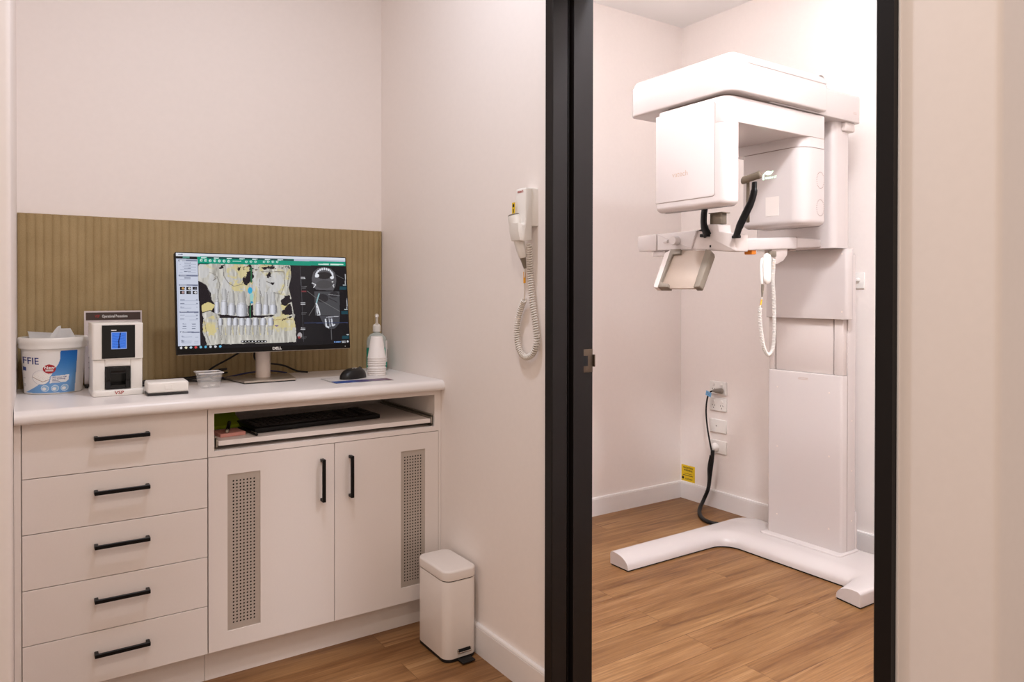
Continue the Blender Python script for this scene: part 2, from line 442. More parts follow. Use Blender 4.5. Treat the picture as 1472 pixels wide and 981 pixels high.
dc = root('drawer_cabinet', 'white bank of five drawers with black bar handles at the left wall', 'cabinet', (.245, 2.6, 0))
bm = BM()
box(bm, .008, .4782, 2.364, 2.855, .105, .8475)          # body behind the fronts
box(bm, -.006, .0095, YC-.0, 2.5, 0, .8475)              # filler at the wall
box(bm, .0095, .4782, 2.396, 2.42, 0, .105)              # toe kick
build('body', bm, LAM, dc)
for k in range(5):
    zt = .8465-.1495*k; zb_ = zt-.1475 if k < 4 else .1045
    d = build('drawer', box(BM(), .0118, .4775, YC, YC+.0175, zb_, zt, .0008, 1), LAM, dc)
    bar_handle(d, (.2485, .7925-.151*k), .140, False)

cb = root('computer_cabinet', 'white two-door cupboard with perforated vents and a pull-out keyboard shelf', 'cabinet', (.87, 2.6, 0))
xo0, xo1, zo0, zo1 = .497, 1.2505, .717, .8315
bm = BM()
box(bm, .4795, xo0, YC, 2.85, .7005, .8475); box(bm, xo1, XP-.0008, YC, 2.85, .7005, .8475)
box(bm, xo0, xo1, YC, 2.85, zo1, .8475); box(bm, xo0, xo1, YC, 2.85, .7005, zo0)
box(bm, xo0, xo1, 2.835, 2.85, zo0, zo1)
box(bm, .4795, .494, 2.365, 2.85, .105, .7005); box(bm, 1.2675, XP-.0008, YC, 2.85, .105, .7005); box(bm, .494, 1.2675, 2.83, 2.85, .105, .7005)
box(bm, .494, 1.2675, 2.365, 2.83, .105, .12)
box(bm, .4795, XP-.014, 2.396, 2.42, 0, .105)
build('body', bm, LAM, cb)

def perf_plate(x0, x1, z0, z1, y, cols, pitch, mx):
    """metal plate punched with square rows of round holes"""
    bm = BM(); w = (cols-1)*pitch; hx = x0+(x1-x0-w)/2; rows = int((z1-z0-.028)/pitch); hz = z0+(z1-z0-(rows-1)*pitch)/2
    gx0, gx1, gz0, gz1 = hx-pitch/2, hx+w+pitch/2, hz-pitch/2, hz+(rows-.5)*pitch
    R = .0028; cache = {}
    def v(x, z):
        k = (round(x, 5), round(z, 5))
        if k not in cache: cache[k] = bm.verts.new((x, y, z))
        return cache[k]
    for i in range(cols):
        for j in range(rows):
            cx, cz = hx+i*pitch, hz+j*pitch; p = pitch/2
            outer = [(p, 0), (p, p), (0, p), (-p, p), (-p, 0), (-p, -p), (0, -p), (p, -p)]
            O = [v(cx+a, cz+b) for a, b in outer]
            I = [bm.verts.new((cx+R*math.cos(PI/4*k), y, cz+R*math.sin(PI/4*k))) for k in range(8)]
            J = [bm.verts.new((cx+R*math.cos(PI/4*k), y+.0015, cz+R*math.sin(PI/4*k))) for k in range(8)]
            for k in range(8):
                bm.faces.new((O[k-1], O[k], I[k], I[k-1])); bm.faces.new((I[k-1], I[k], J[k], J[k-1]))
    for a, b, c, d in ((x0, gx0, z0, z1), (gx1, x1, z0, z1), (gx0, gx1, z0, gz0), (gx0, gx1, gz1, z1)):
        bm.faces.new([bm.verts.new(q) for q in ((a, y, c), (b, y, c), (b, y, d), (a, y, d))])
    return bm
for (x0, x1, hx, vx0, vx1) in ((.4805, .8748, .8325, .5355, .6345), (.8772, 1.2662, .930, 1.118, 1.213)):
    bm = BM(); zt, zb_ = .6985, .1055
    # door leaf with a rectangular opening for the vent
    box(bm, x0, vx0, YC, YC+.018, zb_, zt); box(bm, vx1, x1, YC, YC+.018, zb_, zt)
    box(bm, vx0, vx1, YC, YC+.018, zb_, .159); box(bm, vx0, vx1, YC, YC+.018, .641, zt)
    bmesh.ops.remove_doubles(bm, verts=bm.verts, dist=1e-5)
    dr = build('door', bm, LAM, cb)
    bar_handle(dr, (hx, .5835), .140, True)
    vt = build('vent_plate', perf_plate(vx0, vx1, .159, .641, YC+.0025, 7, .0104, 0), VENT, dr, label='perforated satin metal vent')
    build('vent_backing', box(BM(), vx0, vx1, YC+.012, YC+.0175, .159, .641), GAP, vt)

sh = build('keyboard_shelf', box(BM(), .5105, 1.238, 2.352, 2.80, .7305, .7455, .0008, 1), LAM, cb)
for xa, xb in ((.4975, .5095), (1.239, 1.250)):
    bm = BM()
    s_ = 1 if xa < .8 else -1; xm = xa if s_ > 0 else xb
    lo = lambda a, b: (min(xm+s_*a, xm+s_*b), max(xm+s_*a, xm+s_*b))
    box(bm, *lo(0, .002), 2.353, 2.80, .7185, .760); box(bm, *lo(.002, .008), 2.353, 2.80, .756, .760); box(bm, *lo(.002, .008), 2.353, 2.80, .7185, .722)
    box(bm, *lo(.006, .0105), 2.350, 2.80, .7275, .752)
    build('slide_rail', bm, ALU, sh)

# ================================================================== THINGS ON THE SHELF
ZS = .7456
def frame(o, ax, ay):
    ax = Vector(ax).normalized(); ay = Vector(ay); ay = (ay-ax*ay.dot(ax)).normalized(); az = ax.cross(ay)
    return Matrix(((ax.x, ay.x, az.x, o[0]), (ax.y, ay.y, az.y, o[1]), (ax.z, ay.z, az.z, o[2]), (0, 0, 0, 1)))
kb = root('keyboard', 'black computer keyboard on the pull-out shelf', 'keyboard', (.86, 2.52, ZS))
M = frame((.634, 2.405, ZS), (.455, .045, 0), (0, 1, .03))
build('case', box(BM(), 0, .455, 0, .172, .001, .017, .004, 2, M), BLACK, kb)
key0 = build('key', box(BM(), .634, .6512, 2.405, 2.427, ZS+.0165, ZS+.0205, .0015, 1), DGREY, kb)
KM = M @ Matrix.Translation((-.634, -2.405, -ZS)); KI = Matrix.Translation(-ORI[kb.name]); KB_ = Matrix.Translation(ORI[kb.name])
first = True
for j in range(5):
    for i in range(20):
        if i in (14, 17) or (j == 0 and 4 < i < 10): continue
        k = key0 if first else key0.copy()
        if not first: COL.objects.link(k); k.parent = kb
        first = False
        x, y = .012+i*.0217, .022+j*.0272
        m4 = KI @ M @ Matrix.Translation((x-.634, y-2.405, -ZS)) @ KB_
        if j == 0 and i == 4: m4 = m4 @ Matrix.Translation((.634-ORI[kb.name].x, 0, 0)) @ Matrix.Diagonal((7.2, 1, 1, 1)) @ Matrix.Translation((ORI[kb.name].x-.634, 0, 0))
        k.matrix_local = m4
gp = wz(326, 612, ZS)
bm = BM(); M = frame((.533, 2.545, ZS), (1, .06, 0), (0, 1, .28)); box(bm, 0, .098, 0, .10, .001, .012, .001, 1, M)
M = frame((.533, 2.645, ZS+.03), (1, .04, 0), (0, .55, 1)); box(bm, 0, .098, 0, .02, 0, .003, .0005, 1, M)
bmesh.ops.translate(bm, verts=bm.verts, vec=(0, 0, .0002))
solo('sticky_note_pad', bm, GREENP, (.575, 2.6, ZS), 'lime green sticky note pad at the left end of the keyboard shelf', 'notepad')
M = frame((.527, 2.400, ZS), (1, .13, 0), (0, 1, 0))
solo('sticky_note_pad', box(BM(), 0, .080, 0, .080, .0002, .011, .0008, 1, M), PINKP, (.567, 2.44, ZS), 'pink sticky note pad in front of the green one on the shelf', 'notepad')
p = root('marker_pen', 'black marker pen lying across the pink note pad', 'pen', (.563, 2.46, ZS+.0115))
a, b = Vector((.5475, 2.402, ZS+.0175)), Vector((.585, 2.535, ZS+.0235))
build('barrel', tube(BM(), [a+(b-a)*.12, a+(b-a)*.14, b-(b-a)*.04, b], [.0052, .006, .006, .004], 14), BLACK, p)
build('end_cap', tube(BM(), [a, a+(b-a)*.02, a+(b-a)*.115, a+(b-a)*.125], [.0035, .0055, .0058, .005], 14), STEEL, p, label='metal end of the pen')
p = root('ballpoint_pen', 'slim black pen lying beside the left end of the keyboard', 'pen', (.622, 2.45, ZS))
a, b = Vector((.630, 2.366, ZS+.0048)), Vector((.612, 2.535, ZS+.0048))
build('barrel', tube(BM(), [a, a+(b-a)*.03, b-(b-a)*.1, b], [.0035, .0046, .0046, .0015], 12), BLACK, p)
build('clip', tube(BM(), [a+Vector((-.003, .002, .005)), a+Vector((-.006, .045, .0045))], .0014, 8), ALU, p, label='metal pocket clip')

# ================================================================== THINGS ON THE BENCH
ZT = .8853
# --- tub of wipes
tub = root('wipes_tub', 'white round tub of disposable wipes with a blue label at the left wall', 'tub', (.097, 2.737, ZT))
c = (.0985, 2.737, ZT)
build('bucket', lathe(BM(), [(0, .0), (.076, 0), (.079, .003), (.0875, .146), (.0875, .158), (.0845, .158), (.0765, .006), (0, .004)], c, 48), WPLAST, tub)
build('rim', lathe(BM(), [(.0878, .140), (.0935, .141), (.0945, .146), (.0935, .153), (.0955, .157), (.0955, .171), (.0935, .174), (.085, .174), (.084, .158), (.0878, .157)], c, 48), WPLAST, tub)
def tubrad(z): return .0795+(.0875-.079)*(z-.003)/.143+.0003
def tubpt(th, z, e=0.): r = tubrad(z)+e; return (c[0]+r*math.sin(th), c[1]-r*math.cos(th), c[2]+z)
W_, H_ = 150, 120
A0, A1, Z0, Z1 = math.radians(-74), math.radians(55), .004, .134
# crop coordinates of the label (x 135..680, y 420..895) flattened
def lq(x, y):
    s = max(-.985, min(.985, (x-452)/308.)); th = math.asin(s)-.036
    z = .134-(y-422)/(893-422)*.130+.006*(1-math.cos(th))
    return ((th-A0)/(A1-A0)*W_, (Z1-z)/(Z1-Z0)*H_)
cv = Canvas(W_, H_, (238, 234, 230), lq)
for k in range(24):
    t0, t1 = k/24, (k+1)/24; y0, y1 = 422+473*t0, 422+473*t1+4
    def edge(y):
        pts = [(422, 516), (520, 512), (570, 497), (640, 455), (700, 425), (790, 315), (840, 250), (895, 172)]
        for (ya, xa), (yb, xb) in zip(pts, pts[1:]):
            if y <= yb: return xa+(xb-xa)*(y-ya)/(yb-ya)
        return 172
    f = min(1, t0*1.5); col = (10+100*f, 96+64*f, 178+34*f)
    cv.poly([(edge(y0), y0), (678-12*t0, y0), (678-12*t1, y1), (edge(min(895, y1)), y1)], col)
cv.ell(330, 718, 86, 80, (176, 174, 180)); cv.ell(330, 718, 83, 77, (240, 236, 232))
cv.poly([(245, 712), (325, 655), (415, 690), (412, 738), (345, 768)], (244, 240, 234)); cv.line([(245, 712), (345, 766), (412, 738)], 6, (168, 142, 122))
for k in range(5): cv.line([(265+22*k, 700-12*k), (350+14*k, 750-6*k)], 2, (222, 216, 208))
cv.ell(411, 623, 62, 51, (176, 24, 32))
cv.poly([(425, 706), (603, 694), (600, 750), (572, 776), (412, 782)], (240, 238, 238))
for cx in (365, 465, 562): cv.ell(cx, 840, 40, 37, (214, 226, 236)); cv.ell(cx, 840, 34, 31, (150, 188, 220)); cv.ell(cx-8, 845, 20, 17, (236, 234, 232))
cv.rect(136, 610, 190, 652, (38, 66, 140))
for y in (735, 800, 812, 824): cv.rect(150, y, 178, y+4, (120, 120, 135))
cv.mesh('label', lambda u, v: tubpt(A0+(A1-A0)*u, Z1-(Z1-Z0)*v), PRINT, tub)['label'] = 'blue and white printed label'
def lw(x, y, e=.0006):
    u, v = lq(x, y); return tubpt(A0+(A1-A0)*u/W_, Z1-(Z1-Z0)*v/H_, e)
build('brand_lettering', lettering(BM(), 'FFIE', 108, lambda x, y: lw(316+x, 540-y), 'RIGHT', .5, .86), NAVY, tub)
bm = lettering(BM(), 'New', 44, lambda x, y: lw(411+x, 608-y, .0009), bold=1.2, sx=1.15)
for y0 in (629, 641):
    f = [lw(x, y, .0009) for x, y in ((374, y0), (411, y0), (448, y0), (448, y0+7), (411, y0+7), (374, y0+7))]; bm.faces.new([bm.verts.new(p) for p in f])
build('badge_lettering', bm, LETW, tub)
bm = lettering(BM(), 'NEW Unique TCM', 18, lambda x, y: lw(435+x, 717-y), 'LEFT', .3); lettering(bm, 'Layer Technology', 18, lambda x, y: lw(437+x, 736-y), 'LEFT', .3)
for y0, x1 in ((752, 500), (765, 515)):
    f = [lw(x, y) for x, y in ((437, y0), (470, y0), (x1, y0), (x1, y0+4), (470, y0+4), (437, y0+4))]; bm.faces.new([bm.verts.new(p) for p in f])
build('small_print', bm, NAVY, tub)
def wipe(name, pts, lab):
    bm = BM(); n = 8; g = []
    for i in range(n+1):
        row = []
        for j in range(n+1):
            u, v = i/n, j/n
            p = (Vector(pts[0])*(1-u)+Vector(pts[1])*u)*(1-v)+(Vector(pts[3])*(1-u)+Vector(pts[2])*u)*v
            p = p+Vector((0, .002*math.sin(9*v), .003*math.sin(7*u+2)*math.sin(PI*v)))
            row.append(bm.verts.new(p))
        g.append(row)
    for i in range(n):
        for j in range(n): bm.faces.new((g[i][j], g[i+1][j], g[i+1][j+1], g[i][j+1]))
    bmesh.ops.solidify(bm, geom=bm.faces[:], thickness=.0012)
    return solo(name, bm, PAPER, pts[0], lab, 'wipe')
zr = ZT+.172
wipe('paper_wipe', [(.035, 2.69, zr-.006), (.088, 2.675, zr-.004), (.105, 2.76, zr+.012), (.030, 2.79, zr+.018)], 'flat white wipe lying over the left of the open tub')
wipe('paper_wipe', [(.082, 2.675, zr-.004), (.120, 2.675, zr-.003), (.118, 2.745, zr+.036), (.110, 2.74, zr+.034)], 'folded white wipe standing up from the middle of the tub')
wipe('paper_wipe', [(.098, 2.70, zr-.006), (.160, 2.715, zr-.008), (.146, 2.765, zr+.026), (.118, 2.76, zr+.026)], 'crumpled white wipe pulled up at the right of the tub')

# --- sign holder
sg = root('sign_holder', 'clear standing sign holder with a brown banner behind the plate scanner', 'sign', (.27, 2.80, ZT))
M = frame((.186, 2.782, ZT), (1, 0, 0), (0, .05, 1))
build('card', box(BM(), 0, .172, .012, .253, -.0015, 0, .0004, 1, M), mat('sign_card', (214, 202, 200), .35, noise=.01), sg)
build('banner', box(BM(), .005, .167, .222, .2475, 0, .0006, 0, 1, M), BROWN, sg)
def sgp(x, y, e=.0009): return M @ Vector((x, y, e))
build('title_lettering', lettering(BM(), 'Operational Precautions', .0128, lambda x, y: sgp(.052+x, .2345+y), 'LEFT', .0002, .60), LETW, sg)
build('logo_lettering', lettering(BM(), 'VSP', .0128, lambda x, y: sgp(.031+x, .2345+y), 'LEFT', .0002, .7), REDINK, sg)
bm = BM()
for k in range(9): box(bm, .012, .012+(.13, .145, .11)[k % 3], .200-.017*k, .203-.017*k, 0, .0006, 0, 1, M)
build('instruction_lines', bm, mat('grey_ink', (130, 120, 120), .6, noise=.02), sg)
build('foot', box(BM(), .186, .362, 2.765, 2.835, ZT, ZT+.012, .003, 2), mat('smoked_acrylic', (30, 28, 28), .12, noise=.03), sg)

# --- phosphor plate scanner
sc = root('plate_scanner', 'white desktop x-ray plate scanner with a small blue screen, labelled VSP', 'scanner', (.257, 2.60, ZT))
bm = BM()
prism(bm, rpoly([(.1885, 2.528, .008), (.3275, 2.528, .008), (.3275, 2.665, .01), (.1885, 2.665, .01)], 5), .995, 1.106, r0=.002, r1=.003)
bd = build('upper_housing', bm, WPLAST, sc)
bm = BM(); zl = .9925
box(bm, .1905, .2235, 2.533, 2.66, ZT+.012, .995, .003); box(bm, .2925, .3255, 2.533, 2.66, ZT+.012, .995, .003)
box(bm, .2235, .2925, 2.533, 2.66, .9735, .995, .001); box(bm, .2235, .2925, 2.59, 2.66, ZT+.012, .975, .001)
build('lower_housing', bm, WPLAST, sc)
build('base', prism(BM(), rpoly([(.1885, 2.512, .012), (.3285, 2.512, .012), (.3285, 2.668, .01), (.1885, 2.668, .01)], 5), ZT, ZT+.018, r0=.002, r1=.005), WPLAST, sc)
sb = build('screen_bezel', box(BM(), .2145, .3045, 2.5262, 2.5279, .9985, 1.0995, .0006, 1), SCRBLK, sc)
cv = Canvas(42, 50, (66, 122, 226))
for k in range(10): cv.line([(2, 8+4.4*k), (16, 5+4.6*k), (38, 8+4.3*k)], .9, (110, 150, 240), .5)
for k in range(5): cv.line([(3, 10+8*k), (17, 14+7.5*k), (38, 9+8*k)], 1.1, (36, 72, 160), .6)
cv.line([(25, 2), (23, 14), (20, 28), (21, 38), (19, 49)], 3.4, (20, 34, 84)); cv.line([(21, 40), (24, 49)], 3, (20, 34, 84))
for r in ((0, 0, 42, 1.6), (0, 48.4, 42, 50), (0, 0, 1.6, 50), (40.4, 0, 42, 50)): cv.rect(*r, (150, 170, 225))
cv.mesh('display', lambda u, v: (.2395+.042*u, 2.5259, 1.0785-.052*v), SCREEN, sc)['label'] = 'small lit blue display'
build('screen_line', box(BM(), .2395, .2535, 2.5256, 2.5261, 1.0826, 1.0852), LETW, sc)
bm = BM(); box(bm, .2245, .2375, 2.527, 2.589, ZT+.020, .9715, .0015); box(bm, .2785, .2915, 2.527, 2.589, ZT+.020, .9715, .0015)
box(bm, .2375, .2785, 2.527, 2.589, .951, .9715, .001); box(bm, .2375, .2785, 2.584, 2.589, ZT+.03, .951); box(bm, .2375, .2785, 2.527, 2.589, ZT+.020, ZT+.032, .001)
build('plate_slot', bm, SCRBLK, sc)
build('logo_lettering', lettering(BM(), 'VSP', .0145, lambda x, y: (.2595+x, 2.5115, ZT+.0095+y), bold=.0002, sx=1.1), REDINK, sc)

# --- small white box
bx_ = root('plate_box', 'small white lidded box with a dark base between scanner and monitor', 'box', (.387, 2.49, ZT))
M = frame((.3285, 2.4475, ZT), (1, -.03, 0), (.03, 1, 0))
build('base', box(BM(), 0, .1145, 0, .085, .0002, .008, .002, 2, M), DGREY, bx_)
build('lid', box(BM(), -.0005, .115, -.0005, .0855, .0075, .041, .006, 3, M), WPLAST, bx_)
build('catch', box(BM(), .047, .069, -.002, .003, .018, .031, .001, 1, M), WPLAST, bx_)

# --- clear container
cc = root('clear_container', 'small clear plastic container with bits in it beside the monitor foot', 'container', (.53, 2.58, ZT))
def fr4(x0, x1, y0, y1, z): return [(x0, y0, z), (x1, y0, z), (x1, y1, z), (x0, y1, z)]
bm = BM()
O0, O1 = fr4(.5015, .5575, 2.548, 2.606, ZT+.0003), fr4(.494, .565, 2.540, 2.613, ZT+.051)
I1, I0 = fr4(.4952, .5638, 2.5412, 2.6118, ZT+.051), fr4(.5027, .5563, 2.5492, 2.6048, ZT+.0018)
R_ = [[bm.verts.new(p) for p in q] for q in (O0, O1, I1, I0)]
for a, b in zip(R_, R_[1:]):
    for i in range(4): bm.faces.new((a[i-1], a[i], b[i], b[i-1]))
bm.faces.new(R_[0][::-1]); bm.faces.new(R_[3])
build('tray', bm, GLASS, cc)
bm = BM()
for q in ((.490, .569, 2.536, 2.541), (.490, .569, 2.6125, 2.617), (.490, .495, 2.541, 2.6125), (.564, .569, 2.541, 2.6125)): box(bm, *q, ZT+.048, ZT+.052, .001, 1)
build('rim', bm, mat('frosted_plastic', (236, 232, 230), .2, alpha=.75, noise=.01), cc)
bm = BM()
for k in range(7):
    x, y, a = .51+.038*random.random(), 2.556+.04*random.random(), random.random()*3
    box(bm, -.008, .008, -.003, .003, .0026, .0046, .0006, 1, Matrix.Translation((x, y, ZT+.0003*k)) @ Matrix.Rotation(a, 4, 'Z'))
st = solo('plastic_clips', bm, WPLAST, (.53, 2.577, ZT+.003), 'loose white plastic bits in the clear container', 'clips'); st['kind'] = 'stuff'

# --- monitor
mo = root('computer_monitor', 'black widescreen monitor showing a dental bone scan on the bench', 'monitor', (.735, 2.66, ZT))
BLc, BRc, TLc = Vector((.4365, 2.600, .9945)), Vector((1.0325, 2.600, .9935)), Vector((.4365, 2.645, 1.3345))
ax = (BRc-BLc); WM = ax.length; ay = (TLc-BLc); HM = ay.length
M = frame(BLc, ax, ay)                       # local: x along, y up the panel, z towards the viewer
def mp(x, y, e=0.): return M @ Vector((x, y, e))
build('casing', prism(BM(), rpoly([(0, 0, .004), (WM, 0, .004), (WM, HM, .004), (0, HM, .004)], 4), -.034, 0, r0=.01, r1=.001, mp=lambda u, v, w: mp(u, v, w)), BLACK, mo)
build('chin_trim', box(BM(), .004, WM-.004, -.0012, .0006, -.014, -.002, .0004, 1, M), STEEL, mo, label='thin silver trim under the screen')
# picture on the screen, laid out on the photographed panel and flattened
src = np.array([(49, 57), (1084, 87), (1109, 613), (67, 650)], float)
sx0, sx1, sy0, sy1 = .0035, WM-.0035, .0165, HM-.003
SW, SH = 420, 238
def homog(src, dst):
    A = []
    for (x, y), (u, v) in zip(src, dst):
        A.append([x, y, 1, 0, 0, 0, -u*x, -u*y, -u]); A.append([0, 0, 0, x, y, 1, -v*x, -v*y, -v])
    return np.linalg.svd(np.array(A))[2][-1].reshape(3, 3)
HG = homog(src, [(0, 0), (SW, 0), (SW, SH), (0, SH)])
def sq(x, y): p = HG @ np.array([x, y, 1.]); return p[0]/p[2], p[1]/p[2]
cv = Canvas(SW, SH, (30, 24, 30), sq)
IV, WH, YE_, DK = (196, 192, 184), (216, 216, 224), (216, 200, 140), (34, 26, 32)
sh1, sh2 = (158, 152, 146), (112, 106, 104)
def smooth_noise(cell_x, cell_y):
    n = rng.random((SH//cell_y+4, SW//cell_x+4))
    gy, gx = np.mgrid[0:SH, 0:SW]; fx, fy = gx/cell_x, gy/cell_y
    ix, iy = fx.astype(int), fy.astype(int); tx, ty = fx-ix, fy-iy
    tx = tx*tx*(3-2*tx); ty = ty*ty*(3-2*ty)
    return (n[iy, ix]*(1-tx)+n[iy, ix+1]*tx)*(1-ty)+(n[iy+1, ix]*(1-tx)+n[iy+1, ix+1]*tx)*ty
def fractal(cx, cy, k=3):
    a = 0; w = 1; t = 0
    for _ in range(k): a = a+smooth_noise(max(1, cx), max(1, cy))*w; t += w; w *= .55; cx //= 2; cy //= 2
    return a/t
RAG = ((fractal(14, 14)-.5)*16, (fractal(14, 14)-.5)*16)
RAG2 = ((fractal(8, 8)-.5)*24, (fractal(8, 8)-.5)*24)
upper = [(187, 124), (745, 128), (753, 200), (737, 270), (752, 330), (770, 440), (700, 432), (640, 438), (300, 446), (288, 372), (268, 345), (262, 300), (232, 252), (205, 236), (186, 228)]
lower = [(215, 425), (262, 415), (300, 430), (318, 456), (560, 455), (640, 440), (772, 432), (783, 602), (240, 618), (218, 540)]
m1 = cv.poly(upper, IV); m2 = cv.poly(lower, IV, rag=(RAG[0]*.4, RAG[1]*.4)); bone = m1 | m2
cv.poly([(205, 380), (250, 358), (285, 375), (275, 415), (215, 418)], YE_, rag=(RAG[0]*.6, RAG[1]*.6))
# rough relief: long soft folds running down the roots
folds = fractal(16, 52); folds = np.gradient(folds, axis=1)*9; grit = np.gradient(fractal(6, 8), axis=0)*.9
cv.a += np.where(bone, np.clip(folds, -.5, .5)*60+grit*34, 0)[..., None]
YM = fractal(26, 24, 4)
for e, a in (((430, 175, 80, 45), .75), ((600, 165, 120, 36), .7), ((720, 300, 40, 80), .85), ((430, 262, 44, 34), .8), ((700, 490, 82, 58), .8), ((262, 505, 44, 55), .9), ((545, 320, 22, 60), .55), ((690, 400, 62, 36), .85), ((738, 180, 14, 80), .9), ((235, 150, 40, 14), .5), ((480, 245, 60, 14), .7)):
    t = Canvas(SW, SH, 0, sq); mm = t.poly([(e[0]+e[2]*math.cos(q), e[1]+e[3]*math.sin(q)) for q in np.linspace(0, 2*PI, 25)[:-1]], 1, rag=RAG2)
    k = (np.clip((YM-.40)*7, 0, 1)*a)*mm*bone; cv.a = cv.a*(1-k[..., None])+np.array(YE_)*k[..., None]
# smooth pale bone
for e in ((215, 165, 30, 50), (270, 250, 26, 60), (350, 290, 26, 90), (655, 235, 50, 60), (575, 250, 26, 70), (620, 330, 30, 50), (530, 235, 16, 60)):
    t = Canvas(SW, SH, 0, sq); mm = t.poly([(e[0]+e[2]*math.cos(q), e[1]+e[3]*math.sin(q)) for q in np.linspace(0, 2*PI, 25)[:-1]], 1, rag=RAG)
    cv.a = np.where(mm[..., None], cv.a*.35+np.array((208, 207, 210))*.65, cv.a)
for pts, w, al in (([(338, 150), (342, 200), (368, 240), (404, 262)], 4, .8), ([(404, 262), (470, 244), (500, 240)], 4, .6), ([(300, 200), (318, 250), (300, 345)], 4, .7), ([(250, 175), (292, 190), (312, 230)], 3, .5),
                   ([(570, 172), (708, 172), (714, 250), (690, 310), (640, 300)], 3.5, .8), ([(600, 232), (640, 248)], 5, .9), ([(742, 130), (738, 200), (730, 260)], 3, .8), ([(275, 228), (298, 210)], 4, 1),
                   ([(560, 215), (556, 270), (575, 330)], 4, .6), ([(370, 290), (360, 350)], 4, .6), ([(225, 470), (240, 560), (262, 612)], 4, .6), ([(300, 450), (312, 520), (330, 590)], 4, .6), ([(205, 236), (240, 262), (268, 345)], 3, .5)):
    cv.line(pts, w, sh2, al)
for p in ([(452, 250), (466, 210), (490, 168), (516, 158), (522, 205), (500, 240), (470, 252)], [(690, 340), (715, 318), (748, 322), (752, 360), (720, 382), (695, 365)], [(698, 422), (720, 385), (755, 370), (772, 432), (725, 440)],
          [(600, 185), (625, 180), (632, 210), (608, 212)], [(310, 140), (345, 128), (340, 152), (318, 158)], [(575, 150), (640, 140), (655, 152), (590, 165)], [(480, 140), (500, 130), (530, 150), (505, 160)], [(425, 150), (450, 142), (440, 165)],
          [(690, 470), (770, 440), (765, 450), (700, 476)], [(628, 235), (646, 236), (644, 248), (630, 246)]):
    cv.poly(p, DK, rag=(RAG2[0]*.55, RAG2[1]*.55))
for p in ([(490, 380), (520, 372), (522, 445), (492, 450)], [(300, 432), (480, 445), (560, 448), (650, 436), (640, 446), (560, 456), (470, 455), (320, 447)]): cv.poly(p, DK, rag=(RAG[0]*.3, RAG[1]*.3))
for k in range(34):
    x, y = 455+280*random.random(), 132+32*random.random()
    cv.poly([(x-8, y), (x, y-4), (x+9, y), (x, y+4)], DK if random.random() < .55 else (150, 132, 90), .85, rag=RAG2)
# roots and teeth with shaded sides
def tooth(x, y0, y1, w, root):
    """crown y0..y1, root running up (or down) towards `root`"""
    far = y0 if root < y0 else y1
    for k in range(7):
        u0, u1 = -.5+k/7, -.5+(k+1)/7; l = 1-.55*abs((u0+u1)/2+.12)**1.4*2
        col = tuple(min(255, v*l) for v in (206, 205, 208)); cw = tuple(min(255, v*(l*.98+.08)) for v in (218, 218, 227))
        cv.poly([(x+u0*w*.55, root), (x+u1*w*.55, root), (x+u1*w*.86, far), (x+u0*w*.86, far)], col, .55)
        b0, b1 = (1-abs(2*u0)**2.5)*.12*(y1-y0), (1-abs(2*u1)**2.5)*.12*(y1-y0)
        cv.poly([(x+u0*w*.9, y0-b0), (x+u1*w*.9, y0-b1), (x+u1*w*1.04, (y0+y1)/2), (x+u1*w*.98, y1-2+b1*.5), (x+u0*w*.98, y1-2+b0*.5), (x+u0*w*1.04, (y0+y1)/2)], cw)
    cv.line([(x+w*.53, y0+4), (x+w*.54, y1-6)], 3, (96, 90, 90), .8)
    cv.line([(x-w*.42, far), (x-w*.1, far-(3 if root < y0 else -3)), (x+w*.42, far)], 2.5, sh1, .9)
for x, w, a, b in ((300, 28, 356, 426), (344, 42, 356, 434), (390, 46, 372, 438), (451, 66, 372, 444), (553, 40, 368, 438), (597, 36, 376, 434), (642, 44, 376, 432)): tooth(x, a, b, w, a-80)
for x, w in ((322, 26), (377, 32), (413, 32), (453, 38), (493, 38), (537, 34), (582, 36), (628, 36)): tooth(x, 460, 502, w, 560)
for x in (350, 395, 433, 473, 515, 560, 605): cv.line([(x, 512), (x+6, 560)], 6, YE_, .55); cv.line([(x+3, 505), (x+8, 575)], 2, sh1, .8)
cv.line([(640, 470), (700, 462), (760, 466)], 3, (176, 150, 100)); cv.ell(664, 504, 12, 4, (120, 100, 140))
cv.rect(504, 145, 513, 240, (48, 104, 70)); cv.rect(499, 365, 507, 452, (48, 104, 70))
cv.ell(502, 288, 14, 21, (54, 170, 214)); cv.ell(511, 330, 11, 30, (150, 205, 200), .85); cv.ell(512, 360, 9, 7, (60, 150, 190))
# right hand slices
cv.rect(806, 135, 1100, 612, (22, 20, 24)); cv.line([(808, 140), (830, 605)], 2.5, (78, 78, 84))
cv.poly([(878, 215), (888, 175), (915, 150), (955, 143), (995, 152), (1022, 180), (1030, 225), (1024, 262), (1010, 288), (905, 282), (885, 255)], (88, 86, 90))
cv.ell(955, 195, 46, 22, (44, 40, 42)); cv.ell(955, 250, 50, 26, (76, 74, 76))
for t in np.linspace(PI*1.0, PI*2.0, 13): cv.ell(956+52*math.cos(t), 200+46*math.sin(t), 5.5, 7.5, (226, 228, 236)); 
cv.ell(912, 196, 13, 11, (236, 238, 244)); cv.ell(1003, 208, 12, 9, (236, 238, 244)); cv.line([(880, 240), (903, 252), (890, 270)], 5, (228, 228, 232)); cv.line([(1015, 250), (1008, 258), (1016, 268)], 4, (228, 228, 232)); cv.ell(1006, 234, 5, 4, (240, 240, 240))
cv.poly([(893, 293), (1048, 293), (1052, 440), (900, 440)], (74, 74, 78)); cv.ell(945, 335, 36, 26, (46, 44, 48)); cv.ell(1015, 312, 28, 18, (48, 46, 50)); cv.line([(980, 310), (1050, 320)], 4, (130, 130, 134)); cv.line([(985, 335), (1035, 360)], 5, (44, 42, 46))
